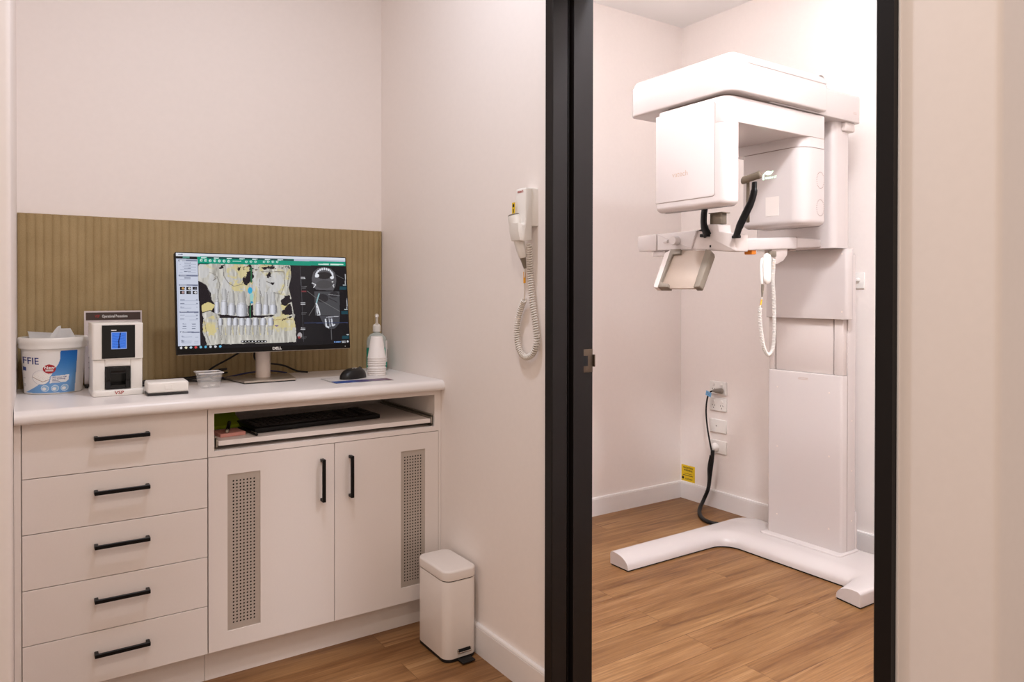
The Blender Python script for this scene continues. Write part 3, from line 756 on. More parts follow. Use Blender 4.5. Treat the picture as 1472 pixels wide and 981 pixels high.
cv.line([(925, 305), (912, 345), (906, 375)], 7, (150, 190, 196)); cv.line([(906, 365), (918, 395), (928, 430)], 9, (224, 226, 232)); cv.line([(908, 380), (914, 430)], 6, (214, 216, 224)); cv.line([(912, 438), (932, 436)], 5, (220, 222, 228))
cv.poly([(925, 443), (1052, 440), (1048, 490), (1020, 520), (985, 524), (955, 500)], (70, 70, 76)); cv.line([(963, 462), (968, 508), (985, 515)], 10, (216, 218, 226)); cv.line([(1000, 460), (1006, 505), (1022, 495)], 9, (206, 208, 218)); cv.line([(985, 460), (992, 510)], 6, (180, 182, 192)); cv.line([(968, 452), (1045, 446)], 4, (190, 190, 198))
cv.line([(832, 487), (1100, 485)], 5, (52, 62, 96)); cv.line([(998, 520), (1001, 590)], 3, (96, 96, 100)); cv.line([(850, 290), (895, 325), (1050, 415)], 2, (130, 130, 130)); cv.line([(862, 440), (905, 370)], 2, (130, 130, 130)); cv.line([(1025, 190), (1075, 215)], 2, (110, 110, 112))
for y in (210, 368, 522): cv.rect(812, y-6, 838, y-2, (214, 214, 218)); cv.rect(812, y+2, 840, y+6, (214, 214, 218))
for y, dx in ((215, 0), (365, 10), (520, 22)): cv.rect(1083+dx, y-30, 1087+dx, y+34, (200, 200, 204)); cv.rect(1070+dx, y+36, 1090+dx, y+41, (190, 200, 204))
for y, dx in ((272, 0), (424, 10), (575, 16)): cv.rect(1050+dx, y-10, 1092+dx, y+10, (24, 78, 92), .8)
for y in (270, 430, 580): cv.rect(816, y-8, 848, y-5, (110, 110, 112)); cv.rect(816, y+1, 842, y+4, (104, 104, 106))
cv.rect(816, 288, 846, 297, (120, 54, 58)); cv.ell(806, 562, 14, 17, (176, 170, 172)); cv.ell(803, 575, 8, 8, (150, 60, 60))
# interface
cv.poly([(49, 57), (1084, 87), (1085, 103), (50, 76)], (222, 226, 236)); cv.rect(62, 64, 90, 70, (120, 124, 150))
cv.poly([(50, 76), (178, 80), (180, 96), (51, 92)], (24, 26, 30)); cv.poly([(90, 78), (132, 79), (132, 90), (90, 89)], (84, 140, 128))
cv.poly([(178, 79), (1084, 102), (1087, 137), (181, 123)], (8, 150, 122)); cv.poly([(240, 80), (770, 95), (770, 106), (240, 92)], (24, 74, 72))
cv.poly([(770, 94), (1084, 102), (1085, 110), (770, 105)], (190, 196, 216))
for k in range(7): x = 218+78*k; cv.rect(x-16, 84+2*k, x+16, 90+2*k, (206, 228, 226))
for k, x in enumerate((203, 230, 258, 286, 314, 342, 370)): cv.ell(x, 103+k*.9, 9, 8, (222, 240, 234), .9); cv.ell(x+3, 103+k*.9, 3, 3, (8, 150, 122))
cv.rect(396, 105, 446, 111, (180, 224, 212))
for x in (478, 506, 534, 586, 612, 640, 667): cv.ell(x, 111, 8, 7, (206, 234, 226), .9); cv.ell(x+2, 112, 3, 3, (8, 150, 122))
cv.rect(918, 122, 985, 130, (206, 236, 226)); cv.rect(992, 123, 1072, 131, (214, 240, 230))
cv.rect(186, 122, 248, 128, (20, 20, 24))
cv.poly([(51, 92), (181, 97), (202, 622), (66, 634)], (196, 202, 222)); cv.poly([(60, 100), (178, 104), (200, 618), (78, 628)], (208, 213, 230))
for y, hh in ((100, 8), (190, 10), (249, 9), (414, 9), (537, 8)):
    d = (y-100)*.03; cv.poly([(64+d, y), (178+d*1.3, y+2), (178+d*1.3, y+2+hh), (64+d, y+hh)], (120, 126, 150)); cv.rect(70+d, y+3, 110+d, y+6, (224, 228, 238))
for y in (118, 135, 152, 170, 210): cv.rect(72, y+8, 172, y+10, (150, 158, 180)); cv.rect(100, y-1, 140, y+3, (110, 116, 138))
for j in range(2):
    for i in range(3): cv.rect(76+38*i, 266+25*j, 104+38*i, 284+25*j, (26, 24, 28)); cv.ell(94+38*i, 275+25*j, 8, 7, ((206, 160, 100), (214, 206, 196), (90, 90, 100), (180, 150, 150), (90, 90, 90), (214, 214, 220))[i+3*j])
for y in (343, 365, 388, 436, 458): cv.rect(78, y, 104, y+4, (130, 136, 156)); cv.rect(78, y+7, 186, y+9, (160, 168, 190)); cv.rect(174, y, 184, y+4, (130, 136, 156))
for y in (490, 504, 518):
    for x in (92, 148): cv.rect(x, y, x+24, y+4, (130, 136, 156))
for y in (565, 590, 600): cv.rect(86, y, 104, y+3, (130, 136, 156)); cv.rect(90, y+6, 190, y+8, (150, 158, 180))
cv.rect(447, 592, 606, 606, (26, 24, 28))
for k in range(8): cv.rect(452+20*k, 596, 461+20*k, 602, (220, 220, 224))
cv.poly([(66, 627), (1109, 592), (1110, 613), (67, 651)], (20, 18, 22))
for k, colr in enumerate(((220, 220, 226), (226, 220, 190), (180, 210, 226), (214, 70, 70), (120, 190, 214), (90, 180, 220), (210, 214, 220), (214, 214, 220), (110, 190, 230))):
    cv.ell(85+29.6*k, 637-k*1.0, 8, 7, colr)
for x in (1020, 1032, 1042, 1052): cv.ell(x, 603, 5, 4, (120, 160, 220))
cv.rect(1062, 597, 1090, 601, (206, 206, 212)); cv.rect(1064, 604, 1088, 608, (206, 206, 212)); cv.ell(1100, 600, 6, 6, (214, 214, 220))
scr = cv.mesh('screen', lambda u, v: mp(sx0+(sx1-sx0)*u, sy1-(sy1-sy0)*v, .0006), SCREEN, mo); scr['label'] = 'lit screen with white teeth and grey scan slices'
build('maker_lettering', lettering(BM(), 'DELL', .0125, lambda x, y: mp(WM*.545+x, .0092+y, .0012), bold=.0004, sx=1.15), LETW, mo)
build('power_light', box(BM(), WM-.021, WM-.0185, .006, .0085, .0003, .0012, 0, 1, M), LETW, mo)
cyc = .7375
build('column', lathe(BM(), [(0, 0), (.0255, 0), (.0255, .185), (0, .185)], (cyc, 2.690, ZT+.009), 32), mat('column_silver', (214, 200, 190), .35, metal=.2, noise=.02), mo)
build('neck', box(BM(), cyc-.045, cyc+.045, 2.650, 2.676, 1.03, 1.15, .004), BLACK, mo)
fp = rpoly([(.6465, 2.589, .004), (.8265, 2.589, .004), (.855, 2.775, .004), (.620, 2.775, .004)], 3)
build('foot', prism(BM(), fp, ZT+.0035, ZT+.0095, r1=.001), STEEL, mo, label='brushed metal foot plate')
build('foot_pad', prism(BM(), offset(fp, .003), ZT+.0001, ZT+.0036), RUB, mo)

# --- cables behind the monitor
def cable(name, pts, r, m, lab):
    return solo(name, tube(BM(), smoothpath(pts, 8), r, 10), m, pts[0], lab, 'cable')
zc_ = ZT+.0035
cable('power_cable', [(.70, 2.70, 1.06), (.685, 2.735, 1.0), (.655, 2.79, .965), (.60, 2.82, .93), (.555, 2.83, .900), (.505, 2.845, zc_+.003), (.44, 2.848, zc_), (.35, 2.850, zc_), (.26, 2.850, zc_)], .0034, RUB, 'black cable drooping from the monitor to the bench at its left')
cable('video_cable', [(.722, 2.70, 1.04), (.722, 2.745, .96), (.78, 2.80, .935), (.85, 2.82, .92), (.905, 2.828, zc_+.006), (.945, 2.82, zc_)], .0034, RUB, 'black cable curving down to the right behind the monitor column')
cable('network_cable', [(.600, 2.792, zc_), (.65, 2.812, zc_+.001), (.72, 2.825, zc_+.010), (.80, 2.835, zc_+.012), (.87, 2.842, zc_)], .0028, BLUECABLE, 'dark blue cable lying along the back of the bench')
loops = [(.40, 2.76, zc_), (.47, 2.765, zc_+.004), (.55, 2.77, zc_+.008), (.61, 2.79, zc_+.016), (.63, 2.765, zc_+.022), (.585, 2.75, zc_+.018), (.555, 2.762, zc_+.02), (.59, 2.785, zc_+.03), (.63, 2.775, zc_+.034), (.60, 2.745, zc_+.030), (.57, 2.742, zc_+.010), (.62, 2.748, zc_)]
cable('usb_cable', loops, .0032, RUB, 'tangled black cable bunched behind the clear container')
cable('scanner_cable', [(.300, 2.672, ZT+.012), (.335, 2.685, zc_+.002), (.41, 2.715, zc_+.004), (.49, 2.74, zc_+.003), (.545, 2.725, zc_), (.60, 2.715, zc_)], .0032, RUB, 'black cable running from the plate scanner along the bench')

# --- leaflet, mouse
mpad = root('mouse_mat', 'thin white mouse mat with a blue and purple front edge', 'mouse mat', (1.01, 2.49, ZT))
M = frame((.908, 2.414, ZT), (1, -.025, 0), (.03, 1, 0))
build('sheet', box(BM(), 0, .212, 0, .168, .0001, .0022, .0006, 1, M), PAPER, mpad)
cv = Canvas(84, 66, (226, 222, 220))
for i in range(84):
    f = i/84; cv.a[42:, i] = np.array((40, 90, 170))*(1-f)+np.array((112, 56, 84))*f+rng.normal(0, 12, 3)
    cv.a[40:42, i] = cv.a[44, i]*.85
cv.a[:, :1] = (40, 36, 44); cv.a[:1] = (60, 52, 58); cv.a[65] = (26, 22, 40)
cv.mesh('print', lambda u, v: M @ Vector((.212*u, .168*(1-v), .0024)), LEAFLET, mpad)['label'] = 'printed blue and purple border'
ms = root('computer_mouse', 'black computer mouse resting on the white mat', 'mouse', (1.015, 2.53, ZT+.0025))
bm = BM(); nu, nv = 24, 10; ring = []
ca, sa = math.cos(.42), math.sin(.42)
for j in range(nv+1):
    t = j/nv; row = []
    for i in range(nu):
        a = 2*PI*i/nu; k = math.cos(t*PI/2)**.55 if t < 1 else 0
        lx = .058*k*math.cos(a); ly = .034*k*math.sin(a)*(1+.10*math.cos(2*a))
        z = .0375*math.sin(t*PI/2)**.8*(1-.22*(lx/.058)**2+.10*lx/.058)
        row.append((1.016+lx*ca-ly*sa, 2.532+lx*sa+ly*ca, ZT+.0028+max(z, 0)))
    ring.append(row)
R_ = [[bm.verts.new(p) for p in row] for row in ring[:-1]]; tip = bm.verts.new(ring[-1][0])
for a, b in zip(R_, R_[1:]):
    for i in range(nu): bm.faces.new((a[i-1], a[i], b[i], b[i-1]))
for i in range(nu): bm.faces.new((R_[-1][i-1], R_[-1][i], tip))
bm.faces.new(R_[0][::-1])
build('shell', bm, BENT, ms, smooth=60)
bm = BM(); lathe(bm, [(0, -.004), (.008, -.004), (.0095, 0), (.008, .004), (0, .004)], (0, 0, 0), 16)
bmesh.ops.transform(bm, matrix=Matrix.Translation((1.0485, 2.5475, ZT+.0330)) @ Matrix.Rotation(.42, 4, 'Z') @ Matrix.Rotation(PI/2, 4, 'X'), verts=bm.verts)
build('scroll_wheel', bm, DGREY, ms)
bm = BM()
for q in ((-.006, .004, .005), (.0, .007, .004), (.006, .003, .005), (.001, -.002, .003)):
    lathe(bm, [(0, .0), (q[2]*.7, .0), (q[2]*.5, .0009), (0, .0012)], (1.020+q[0], 2.524+q[1], ZT+.0397), 10)
build('mark', bm, LETW, ms, label='small white emblem')  # a few small white blobs on top of the shell

# --- paper cups, stacked upside down
def cup(z, k, lab):
    cx, cy = 1.1405, 2.605
    prof = [(.0335, 0), (.0350, .0005), (.0352, .0035), (.0338, .005), (.0222, .083), (.0212, .0845), (0, .0845), (0, .0835), (.0207, .0835), (.0328, .0045), (.0335, 0)]
    return solo('paper_cup', lathe(BM(), prof, (cx, cy, z), 40), mat('cup_card', (242, 236, 232), .5, noise=.008), (cx, cy, z), lab, 'cup', 'upside-down paper cups stacked at the right of the bench')
names = ['lowest', 'second lowest', 'third', 'fourth', 'fifth', 'sixth', 'seventh', 'eighth']
zz = ZT+.0002
labs = ['white paper cup at the very bottom of the upturned stack, on the bench', 'white upturned paper cup second from the bottom of the stack', 'white upturned paper cup third from the bottom of the stack',
        'white upturned paper cup fourth from the bottom, just under the visible gap', 'white upturned paper cup fifth from the bottom, just above the visible gap', 'white upturned paper cup third from the top of the stack',
        'white upturned paper cup second from the top of the stack', 'topmost upturned paper cup, its whole cone showing on the stack']
for k in range(8):
    cup(zz, k, labs[k]); zz += .0084 if k != 3 else .0128

# --- pump bottle
pb = root('pump_bottle', 'clear hand gel bottle with a white pump behind the paper cups', 'bottle', (1.2105, 2.765, ZT))
c = (1.2105, 2.765, ZT)
build('bottle_body', lathe(BM(), [(0, 0), (.038, 0), (.0415, .003), (.0415, .118), (.038, .134), (.026, .147), (.0125, .153), (.0125, .160), (.0113, .160), (.0113, .154), (.025, .1455), (.0368, .133), (.0403, .118), (.0403, .004), (0, .003)], c, 40), BOTTLE, pb)
bm = BM()
def patch(bm, a0, a1, z0, z1, r, n=14):
    g = [[bm.verts.new((c[0]+r*math.cos(a0+(a1-a0)*i/n), c[1]+r*math.sin(a0+(a1-a0)*i/n), c[2]+z)) for i in range(n+1)] for z in (z0, z1)]
    for i in range(n): bm.faces.new((g[0][i], g[0][i+1], g[1][i+1], g[1][i]))
patch(bm, -3.3, .25, .012, .093, .0419, 24); bm2 = BM(); patch(bm2, -1.0, -.40, .035, .122, .0423, 8)
build('label', bm, TEAL, pb, label='teal band label'); build('front_label', bm2, LETW, pb, label='white front label')
bm = BM(); patch(bm, -.66, -.46, .05, .085, .0427, 3); build('label_print', bm, INK, pb)
bm = BM(); lathe(bm, [(0, .157), (.0155, .157), (.0160, .160), (.0160, .180), (.011, .187), (.0055, .190), (.0050, .216), (0, .216)], c, 24)
build('pump_collar', bm, WPLAST, pb)
bm = BM(); tube(bm, smoothpath([(c[0]+.007, c[1]+.010, ZT+.220), (c[0], c[1], ZT+.222), (c[0]-.012, c[1]-.026, ZT+.221), (c[0]-.015, c[1]-.034, ZT+.214)], 5), [.007]*4+[.0075]*4+[.006]*4+[.0055]*3+[.004], 12)
build('pump_head', bm, WPLAST, pb)
build('dip_tube', tube(BM(), [(c[0], c[1], ZT+.012), (c[0], c[1], ZT+.157)], .0025, 8), WPLAST, pb)

# ================================================================== PEDAL BIN
bn = root('pedal_bin', 'small white rectangular pedal bin on the floor in the alcove corner', 'bin', (1.203, 2.165, 0))
bx0, bx1, by0, by1 = 1.141, 1.263, 2.064, 2.268
pl = rpoly([(bx0, by0, .030), (bx1, by0, .030), (bx1, by1, .030), (bx0, by1, .030)], 8)
build('base_ring', prism(BM(), offset(pl, .001), .0005, .012, r0=.002, r1=.002), RUB, bn, label='black plastic base ring')
build('body', prism(BM(), pl, .0112, .262, r0=.001, r1=.0015), BINW, bn)
build('gap_band', prism(BM(), offset(pl, .0035), .262, .2655), GAP, bn)
build('lid', prism(BM(), offset(pl, -.0012), .2655, .2975, r0=.0015, r1=.007, seg=4), BINW, bn)
bm = BM(); box(bm, 1.186, 1.234, 2.030, 2.068, .0035, .009, .002); pd = build('pedal', bm, RUB, bn, label='black foot pedal')
bm = BM(); box(bm, 1.184, 1.236, 2.0575, 2.0650, .0255, .0305, .0015); box(bm, 1.184, 1.188, 2.0595, 2.0655, .0305, .038, .001); box(bm, 1.232, 1.236, 2.0595, 2.0655, .0305, .038, .001)
build('pedal_slot', box(BM(), 1.187, 1.233, 2.0625, 2.0645, .0300, .0385), GAP, bn); build('slot_trim', bm, CHROME, bn, label='chrome trim over the pedal slot')

# ================================================================== EXPOSURE SWITCH ON THE PARTITION
ex = root('exposure_switch', 'white wall-mounted hand switch with a coiled cord beside the black door frame', 'hand switch', (XP, 1.77, 1.40))
build('wall_box', prism(BM(), rpoly([(1.750, 1.397, .003), (1.797, 1.397, .003), (1.797, 1.509, .003), (1.750, 1.509, .003)], 3), 1.254, XP-.0004, 'x', r0=.003), WPLAST, ex)
hd = build('holder', prism(BM(), rpoly([(1.230, 1.508, .006), (1.2545, 1.508), (1.2545, 1.355), (1.222, 1.350, .004), (1.214, 1.374, .006), (1.228, 1.405, .01)], 4), 1.747, 1.797, 'y', r0=.004, r1=.004), WPLAST, ex)
build('maker_lettering', lettering(BM(), 'vatech', .0115, lambda x, y: (1.2292, 1.772-x, 1.498+y), bold=.0002), REDINK, hd)
# cradle cup round the handset
bm = BM(); cpath = [(1.236, 1.7475), (1.216, 1.7465), (1.207, 1.752), (1.2035, 1.776), (1.206, 1.798), (1.214, 1.8035), (1.236, 1.802)]
n = len(cpath); R_ = []
for (z, sc_) in ((1.352, .72), (1.360, .8), (1.378, .93), (1.395, 1.0)):
    R_.append([[bm.verts.new((1.236-(1.236-x-d)*sc_, 1.779+(y-1.779)*(1-d*12)*(.86+.14*sc_), z+(1.236-x)*.28*(1 if z > 1.38 else .2))) for x, y in cpath] for d in (0, .0028)])
for a, b in zip(R_, R_[1:]):
    for s_ in (0, 1):
        for i in range(n-1): bm.faces.new((a[s_][i], a[s_][i+1], b[s_][i+1], b[s_][i]))
for i in range(n-1):
    bm.faces.new((R_[-1][0][i], R_[-1][0][i+1], R_[-1][1][i+1], R_[-1][1][i])); bm.faces.new((R_[0][0][i], R_[0][0][i+1], R_[0][1][i+1], R_[0][1][i]))
build('cradle', bm, WPLAST, ex)
T, B_ = Vector((1.2165, 1.789, 1.430)), Vector((1.240, 1.774, 1.303))
path = [T+(B_-T)*t for t in (0, .02, .10, .35, .6, .8, .96, 1.0)]
hs = build('handset', tube(BM(), path, [.0165, .0200, .0218, .0212, .0185, .0160, .0135, .0110], 20, .82, (1, 0, 0)), WPLAST, ex)
build('handset_top', tube(BM(), [T-(B_-T)*.022, T-(B_-T)*.004, T+(B_-T)*.012], [.0150, .0188, .0194], 20, .82, (1, 0, 0)), MGREY, hs, label='grey end with the exposure button')
q = B_+(B_-T)*.02
build('strain_relief', tube(BM(), [B_-(B_-T)*.01, q, Vector((1.2455, 1.770, 1.272))], [.0095, .0085, .0040], 14), MGREY, hs, label='grey tapered cord sleeve')
build('warning_tag', box(BM(), 1.2225, 1.2235, 1.790, 1.806, 1.432, 1.468, .0003, 1), YEL, ex, label='yellow warning tag')
bm = BM(); box(bm, 1.2221, 1.2225, 1.794, 1.802, 1.454, 1.463); box(bm, 1.2221, 1.2225, 1.796, 1.800, 1.438, 1.449); build('tag_print', bm, INK, ex)
w_ = lambda x, y, X=1.262: wx(x, y, X)
build('straight_cord', tube(BM(), smoothpath([(1.2455, 1.770, 1.273), w_(754, 400, 1.25), w_(754, 420, 1.255), w_(753.5, 431, 1.258)], 6), .0022, 8), CORDW, ex)
a, b = w_(754, 391, 1.249), w_(754, 407, 1.252)
build('cord_label', tube(BM(), [a, b], .0036, 8), AMBER, ex, label='orange cord label')
loop = smoothpath([w_(753.5, 431, 1.258), w_(749.5, 441), w_(744, 462), w_(743.5, 487), w_(748, 506), w_(757, 514), w_(767, 507), w_(771.5, 490), w_(769.5, 465), w_(765, 430), w_(762, 390), w_(760.5, 350, 1.250)], 10)
build('coiled_cord', tube(BM(), coil(loop, .0076, .0072, 9), .0025, 6), CORDW, ex, smooth=80)

# ================================================================== THE SCANNER
xm = root('dental_scanner', 'large white standing dental x-ray machine with an overhead arm in the next room', 'x-ray machine', (2.95, 2.0, 0))
# base: a loft between an inner and an outer edge
inner = [Vector(p) for p in ((2.171, 2.315), (2.4, 2.314), (2.6, 2.313), (2.70, 2.312))]
inner += [Vector((2.70+.09*math.sin(a), 2.222+.09*math.cos(a))) for a in np.linspace(0, PI/2, 9)[1:]]
inner += [Vector(p) for p in ((2.79, 2.1), (2.79, 1.95), (2.79, 1.80), (2.79, 1.716))]
inner += [Vector((2.755+.035*math.cos(a), 1.700-.035*math.sin(a)+.01)) for a in np.linspace(0, PI/2, 5)[1:]]
inner += [Vector(p) for p in ((2.72, 1.672), (2.690, 1.668), (2.664, 1.662))]
outer = [Vector(p) for p in ((2.171, 2.428), (2.4, 2.430), (2.6, 2.431), (2.75, 2.432))]
outer += [Vector((3.00+.10*math.sin(a), 2.332+.10*math.cos(a))) for a in np.linspace(0, PI/2, 9)[1:]]
outer += [Vector(p) for p in ((3.10, 2.15), (3.10, 1.95), (3.10, 1.80), (3.10, 1.68))]
outer += [Vector((3.00+.10*math.cos(a), 1.648-.10*math.sin(a))) for a in np.linspace(0, PI/2, 5)[1:]]
outer += [Vector(p) for p in ((2.80, 1.548), (2.72, 1.548), (2.645, 1.550))]
bm = BM(); rows = []
for p, q in zip(inner, outer):
    w = (q-p).length; d = (q-p).normalized(); row = []
    for s_, z in ((0, .007), (.001, .014)): row.append((p+d*s_, z))
    for k in range(1, 8): a = PI/2*k/7; row.append((p+d*(.001+.085*(1-math.cos(a))*1.0), .014+.048*math.sin(a)))
    row.append((p+d*(w-.014), .0625))
    for k in range(1, 5): a = PI/2*k/4; row.append((p+d*(w-.014+.014*math.sin(a)), .0625-.014*(1-math.cos(a))))
    row.append((q, .007)); rows.append([bm.verts.new((v.x, v.y, z)) for v, z in row])
for a, b in zip(rows, rows[1:]):
    for i in range(len(a)): bm.faces.new((a[i-1], a[i], b[i], b[i-1]))
bm.faces.new(rows[0]); bm.faces.new(rows[-1][::-1])
base = build('stand_base', bm, MACH, xm, smooth=40)
build('base_gasket', prism(BM(), offset([v for v in inner]+[v for v in outer[::-1]], .0035), .0002, .0068), RUB, base, label='thin dark line under the white base')
build('plinth', prism(BM(), rpoly([(2.925, 1.808, .02), (3.078, 1.808, .012), (3.078, 2.222, .012), (2.925, 2.222, .02)], 5), .06, .0695, r1=.005), MACH, xm)
cov = build('lower_cover', prism(BM(), rpoly([(2.965, 1.826, .012), (3.0, 1.822), (3.0, 2.205), (2.965, 2.203, .012)], 5), .0685, .840, r1=.004), MACH, xm)
bm = BM(); box(bm, 2.9996, 3.004, 1.823, 2.204, .072, .838); build('cover_seam', bm, SEAM, cov)
build('fixed_column', prism(BM(), rpoly([(3.004, 1.821), (3.066, 1.821, .008), (3.066, 2.206, .008), (3.004, 2.206)], 4), .0685, 1.372, r1=.006), MACH, xm)
build('rear_bracket', prism(BM(), rpoly([(3.0668, 1.822, .004), (3.084, 1.822, .006), (3.084, 2.205, .006), (3.0668, 2.205, .004)], 3), .0685, .235, r1=.01), MACH, xm)
for y0, y1 in ((1.826, 1.868), (2.172, 2.204)): build('side_rail', box(BM(), 2.972, 3.0036, y0, y1, .8402, 1.10, .004), MACHM, xm)
bm = BM(); box(bm, 2.985, 3.0036, 1.868, 2.172, .8402, 1.10); gp_ = build('inner_gap', bm, SEAM, xm)
build('inner_column', box(BM(), 2.976, 2.9975, 1.874, 2.166, .8404, 1.10, .003), MACHM, xm)
ucov = build('upper_cover', prism(BM(), rpoly([(2.950, 1.796, .014), (2.985, 1.792), (3.0034, 1.800), (3.0034, 2.206), (2.985, 2.212), (2.950, 2.206, .014)], 5), 1.0865, 1.392, r0=.002, r1=.001), MACH, xm)
CAPM = mat('screw_cap_beige', (222, 208, 196), .5, noise=.01)
def screw(x, y, z, n='x'):
    t = BM(); lathe(t, [(0, 0), (.004, 0), (.0035, .0008), (0, .0008)], (0, 0, 0), 12)
    R = Matrix.Rotation(-PI/2, 4, 'Y') if n == 'x' else Matrix.Rotation(PI/2, 4, 'X')
    bmesh.ops.transform(t, matrix=Matrix.Translation((x, y, z)) @ R, verts=t.verts); build('screw_cap', t, CAPM, xm)
for z in (.16, .48, .76): screw(2.9648, 1.885, z); screw(2.9648, 2.15, z)
for z in (1.12, 1.37): screw(2.9498, 1.818, z)
for z in (.20, .42, .64, 1.10, 1.30): screw(3.035, 1.8209, z, 'y')
bm = BM(); box(bm, 2.9643, 2.9650, 1.99, 2.04, .8135, .8155); box(bm, 2.9643, 2.9650, 1.99, 2.04, .8075, .8095); build('rating_lines', bm, GREYINK, xm)
build('upper_column', prism(BM(), rpoly([(2.872, 1.808, .03), (2.985, 1.808, .012), (2.985, 2.212, .012), (2.872, 2.212, .03)], 6), 1.3935, 1.94), MACH, xm)
# fixed overhead arm and its hook at the back
bm = BM(); prism(bm, rpoly([(2.40, 1.776, .01), (3.022, 1.776, .02), (3.022, 2.236, .02), (2.40, 2.236, .01)], 5), 1.932, 2.047, r0=.003, r1=.006)
fa = build('overhead_arm', bm, MACH, xm)
build('arm_hook', box(BM(), 2.925, 3.000, 1.790, 2.222, 1.893, 1.933, .008), MACHM, fa)
bm = BM()
for z in (1.966, 1.972): box(bm, 2.962, 2.985, 1.7755, 1.7762, z, z+.0015)
build('arm_print', bm, GREYINK, fa)
# cap
cp = [(2.136, 1.740, .045), (2.718, 1.742, .008), (2.718, 2.278, .008), (2.160, 2.282, .015), (2.136, 2.255, .02)]
cpl = rpoly(cp, 8)
cap = build('arm_cover', prism(BM(), cpl, 1.936, 2.0375, r0=.006, r1=.002), MACH, xm)
bm = BM(); rings = []
for d, z in ((.003, 2.0375), (.003, 2.0435), (-.0, 2.046), (.0, 2.050), (.012, 2.074), (.018, 2.0785), (.03, 2.080)):
    rings.append([bm.verts.new((v.x, v.y, z)) for v in offset(cpl, d)])
for a, b in zip(rings, rings[1:]):
    for i in range(len(a)): bm.faces.new((a[i-1], a[i], b[i], b[i-1]))
bm.faces.new(rings[0][::-1]); bm.faces.new(rings[-1])
build('cover_lid', bm, MACH, cap)
ins = offset(cpl, .0012); k0 = None
strip = [v for v in ins if v.x < 2.22]
strip.sort(key=lambda v: (round(v.y, 4) if v.x < 2.1372 else (1.7-(v.x-2.13) if v.y < 2 else 3+v.x)))
pts = [Vector((2.1356, 2.250))]+[Vector((2.1356, 2.250-(2.25-1.787)*k/6)) for k in range(1, 7)]
cc_ = Vector((2.181+.0002, 1.785))
pts += [cc_+Vector((-.0456*math.cos(a), -.0456*math.sin(a))) for a in np.linspace(.1, PI/2, 8)]+[Vector((2.20, 1.7396)), Vector((2.216, 1.7396))]
bm = BM(); ra, rb = [[bm.verts.new((p.x, p.y, z)) for p in pts] for z in (2.0362, 2.0470)]
for i in range(len(pts)-1): bm.faces.new((ra[i], ra[i+1], rb[i+1], rb[i]))
bmesh.ops.solidify(bm, geom=bm.faces[:], thickness=.001)
build('light_strip', bm, LED, cap, label='glowing white light strip')
# rotating gantry: bar, sensor housing and generator
build('gantry_neck', prism(BM(), rpoly([(2.165, 1.79, .03), (2.70, 1.79, .02), (2.70, 2.10, .02), (2.165, 2.10, .03)], 5), 1.922, 1.937), SEAM, xm)
gb = build('gantry_bar', prism(BM(), rpoly([(2.142, 1.767, .04), (2.746, 1.767, .012), (2.746, 2.128, .012), (2.142, 2.128, .03)], 7), 1.829, 1.925, r0=.003, r1=.007), MACH, xm)
sbx = build('sensor_housing', prism(BM(), rpoly([(2.141, 1.7665, .040), (2.206, 1.7665, .008), (2.206, 2.1285, .008), (2.141, 2.1285, .014)], 7), 1.522, 1.829, r0=.022, seg=6), MACH, xm)
build('sensor_panel', prism(BM(), rpoly([(1.826, 1.560, .012), (2.126, 1.560, .004), (2.126, 1.908, .004), (1.826, 1.908, .008)], 5), 2.1395, 2.146, 'x', r0=.0008), MACH, sbx)
build('panel_seam', prism(BM(), rpoly([(1.8245, 1.5585, .012), (2.126, 1.5585, .004), (2.126, 1.9085, .004), (1.8245, 1.9085, .008)], 5), 2.1405, 2.146, 'x'), SEAM, sbx)
build('maker_lettering', lettering(BM(), 'vatech', .030, lambda x, y: (2.1392, 1.995-x, 1.663+y), sx=1.05), GREYINK, sbx)
gh = build('generator_top', prism(BM(), rpoly([(2.598, 1.769, .058), (2.7455, 1.769, .008), (2.7455, 2.115, .008), (2.598, 2.115, .01)], 7), 1.790, 1.8295), MACH, xm)
gen = build('generator', prism(BM(), rpoly([(2.598, 1.768, .058), (2.7458, 1.768, .008), (2.7458, 2.064, .008), (2.598, 2.064, .012)], 9), 1.474, 1.787, r0=.026, seg=6), MACH, xm)
build('generator_seam', prism(BM(), rpoly([(2.6005, 1.7715, .058), (2.744, 1.7715, .008), (2.744, 2.060, .008), (2.6005, 2.060, .01)], 7), 1.7868, 1.7902), SEAM, gen)
for z in (1.660, 1.548):
    bm = BM()
    for k in range(26):
        a = 2*PI*k/26; x, zz_ = 2.713+.025*math.cos(a), z+.033*math.sin(a)
        box(bm, x-.0022, x+.0022, 1.7672, 1.7682, zz_-.0011, zz_+.0011)
    build('vent_ring', bm, SEAM, gen)
build('rating_plate', box(BM(), 2.5972, 2.5982, 1.880, 1.945, 1.52, 1.60, .0003, 1), mat('plate_pale', (226, 216, 208), .4, noise=.01), gen)
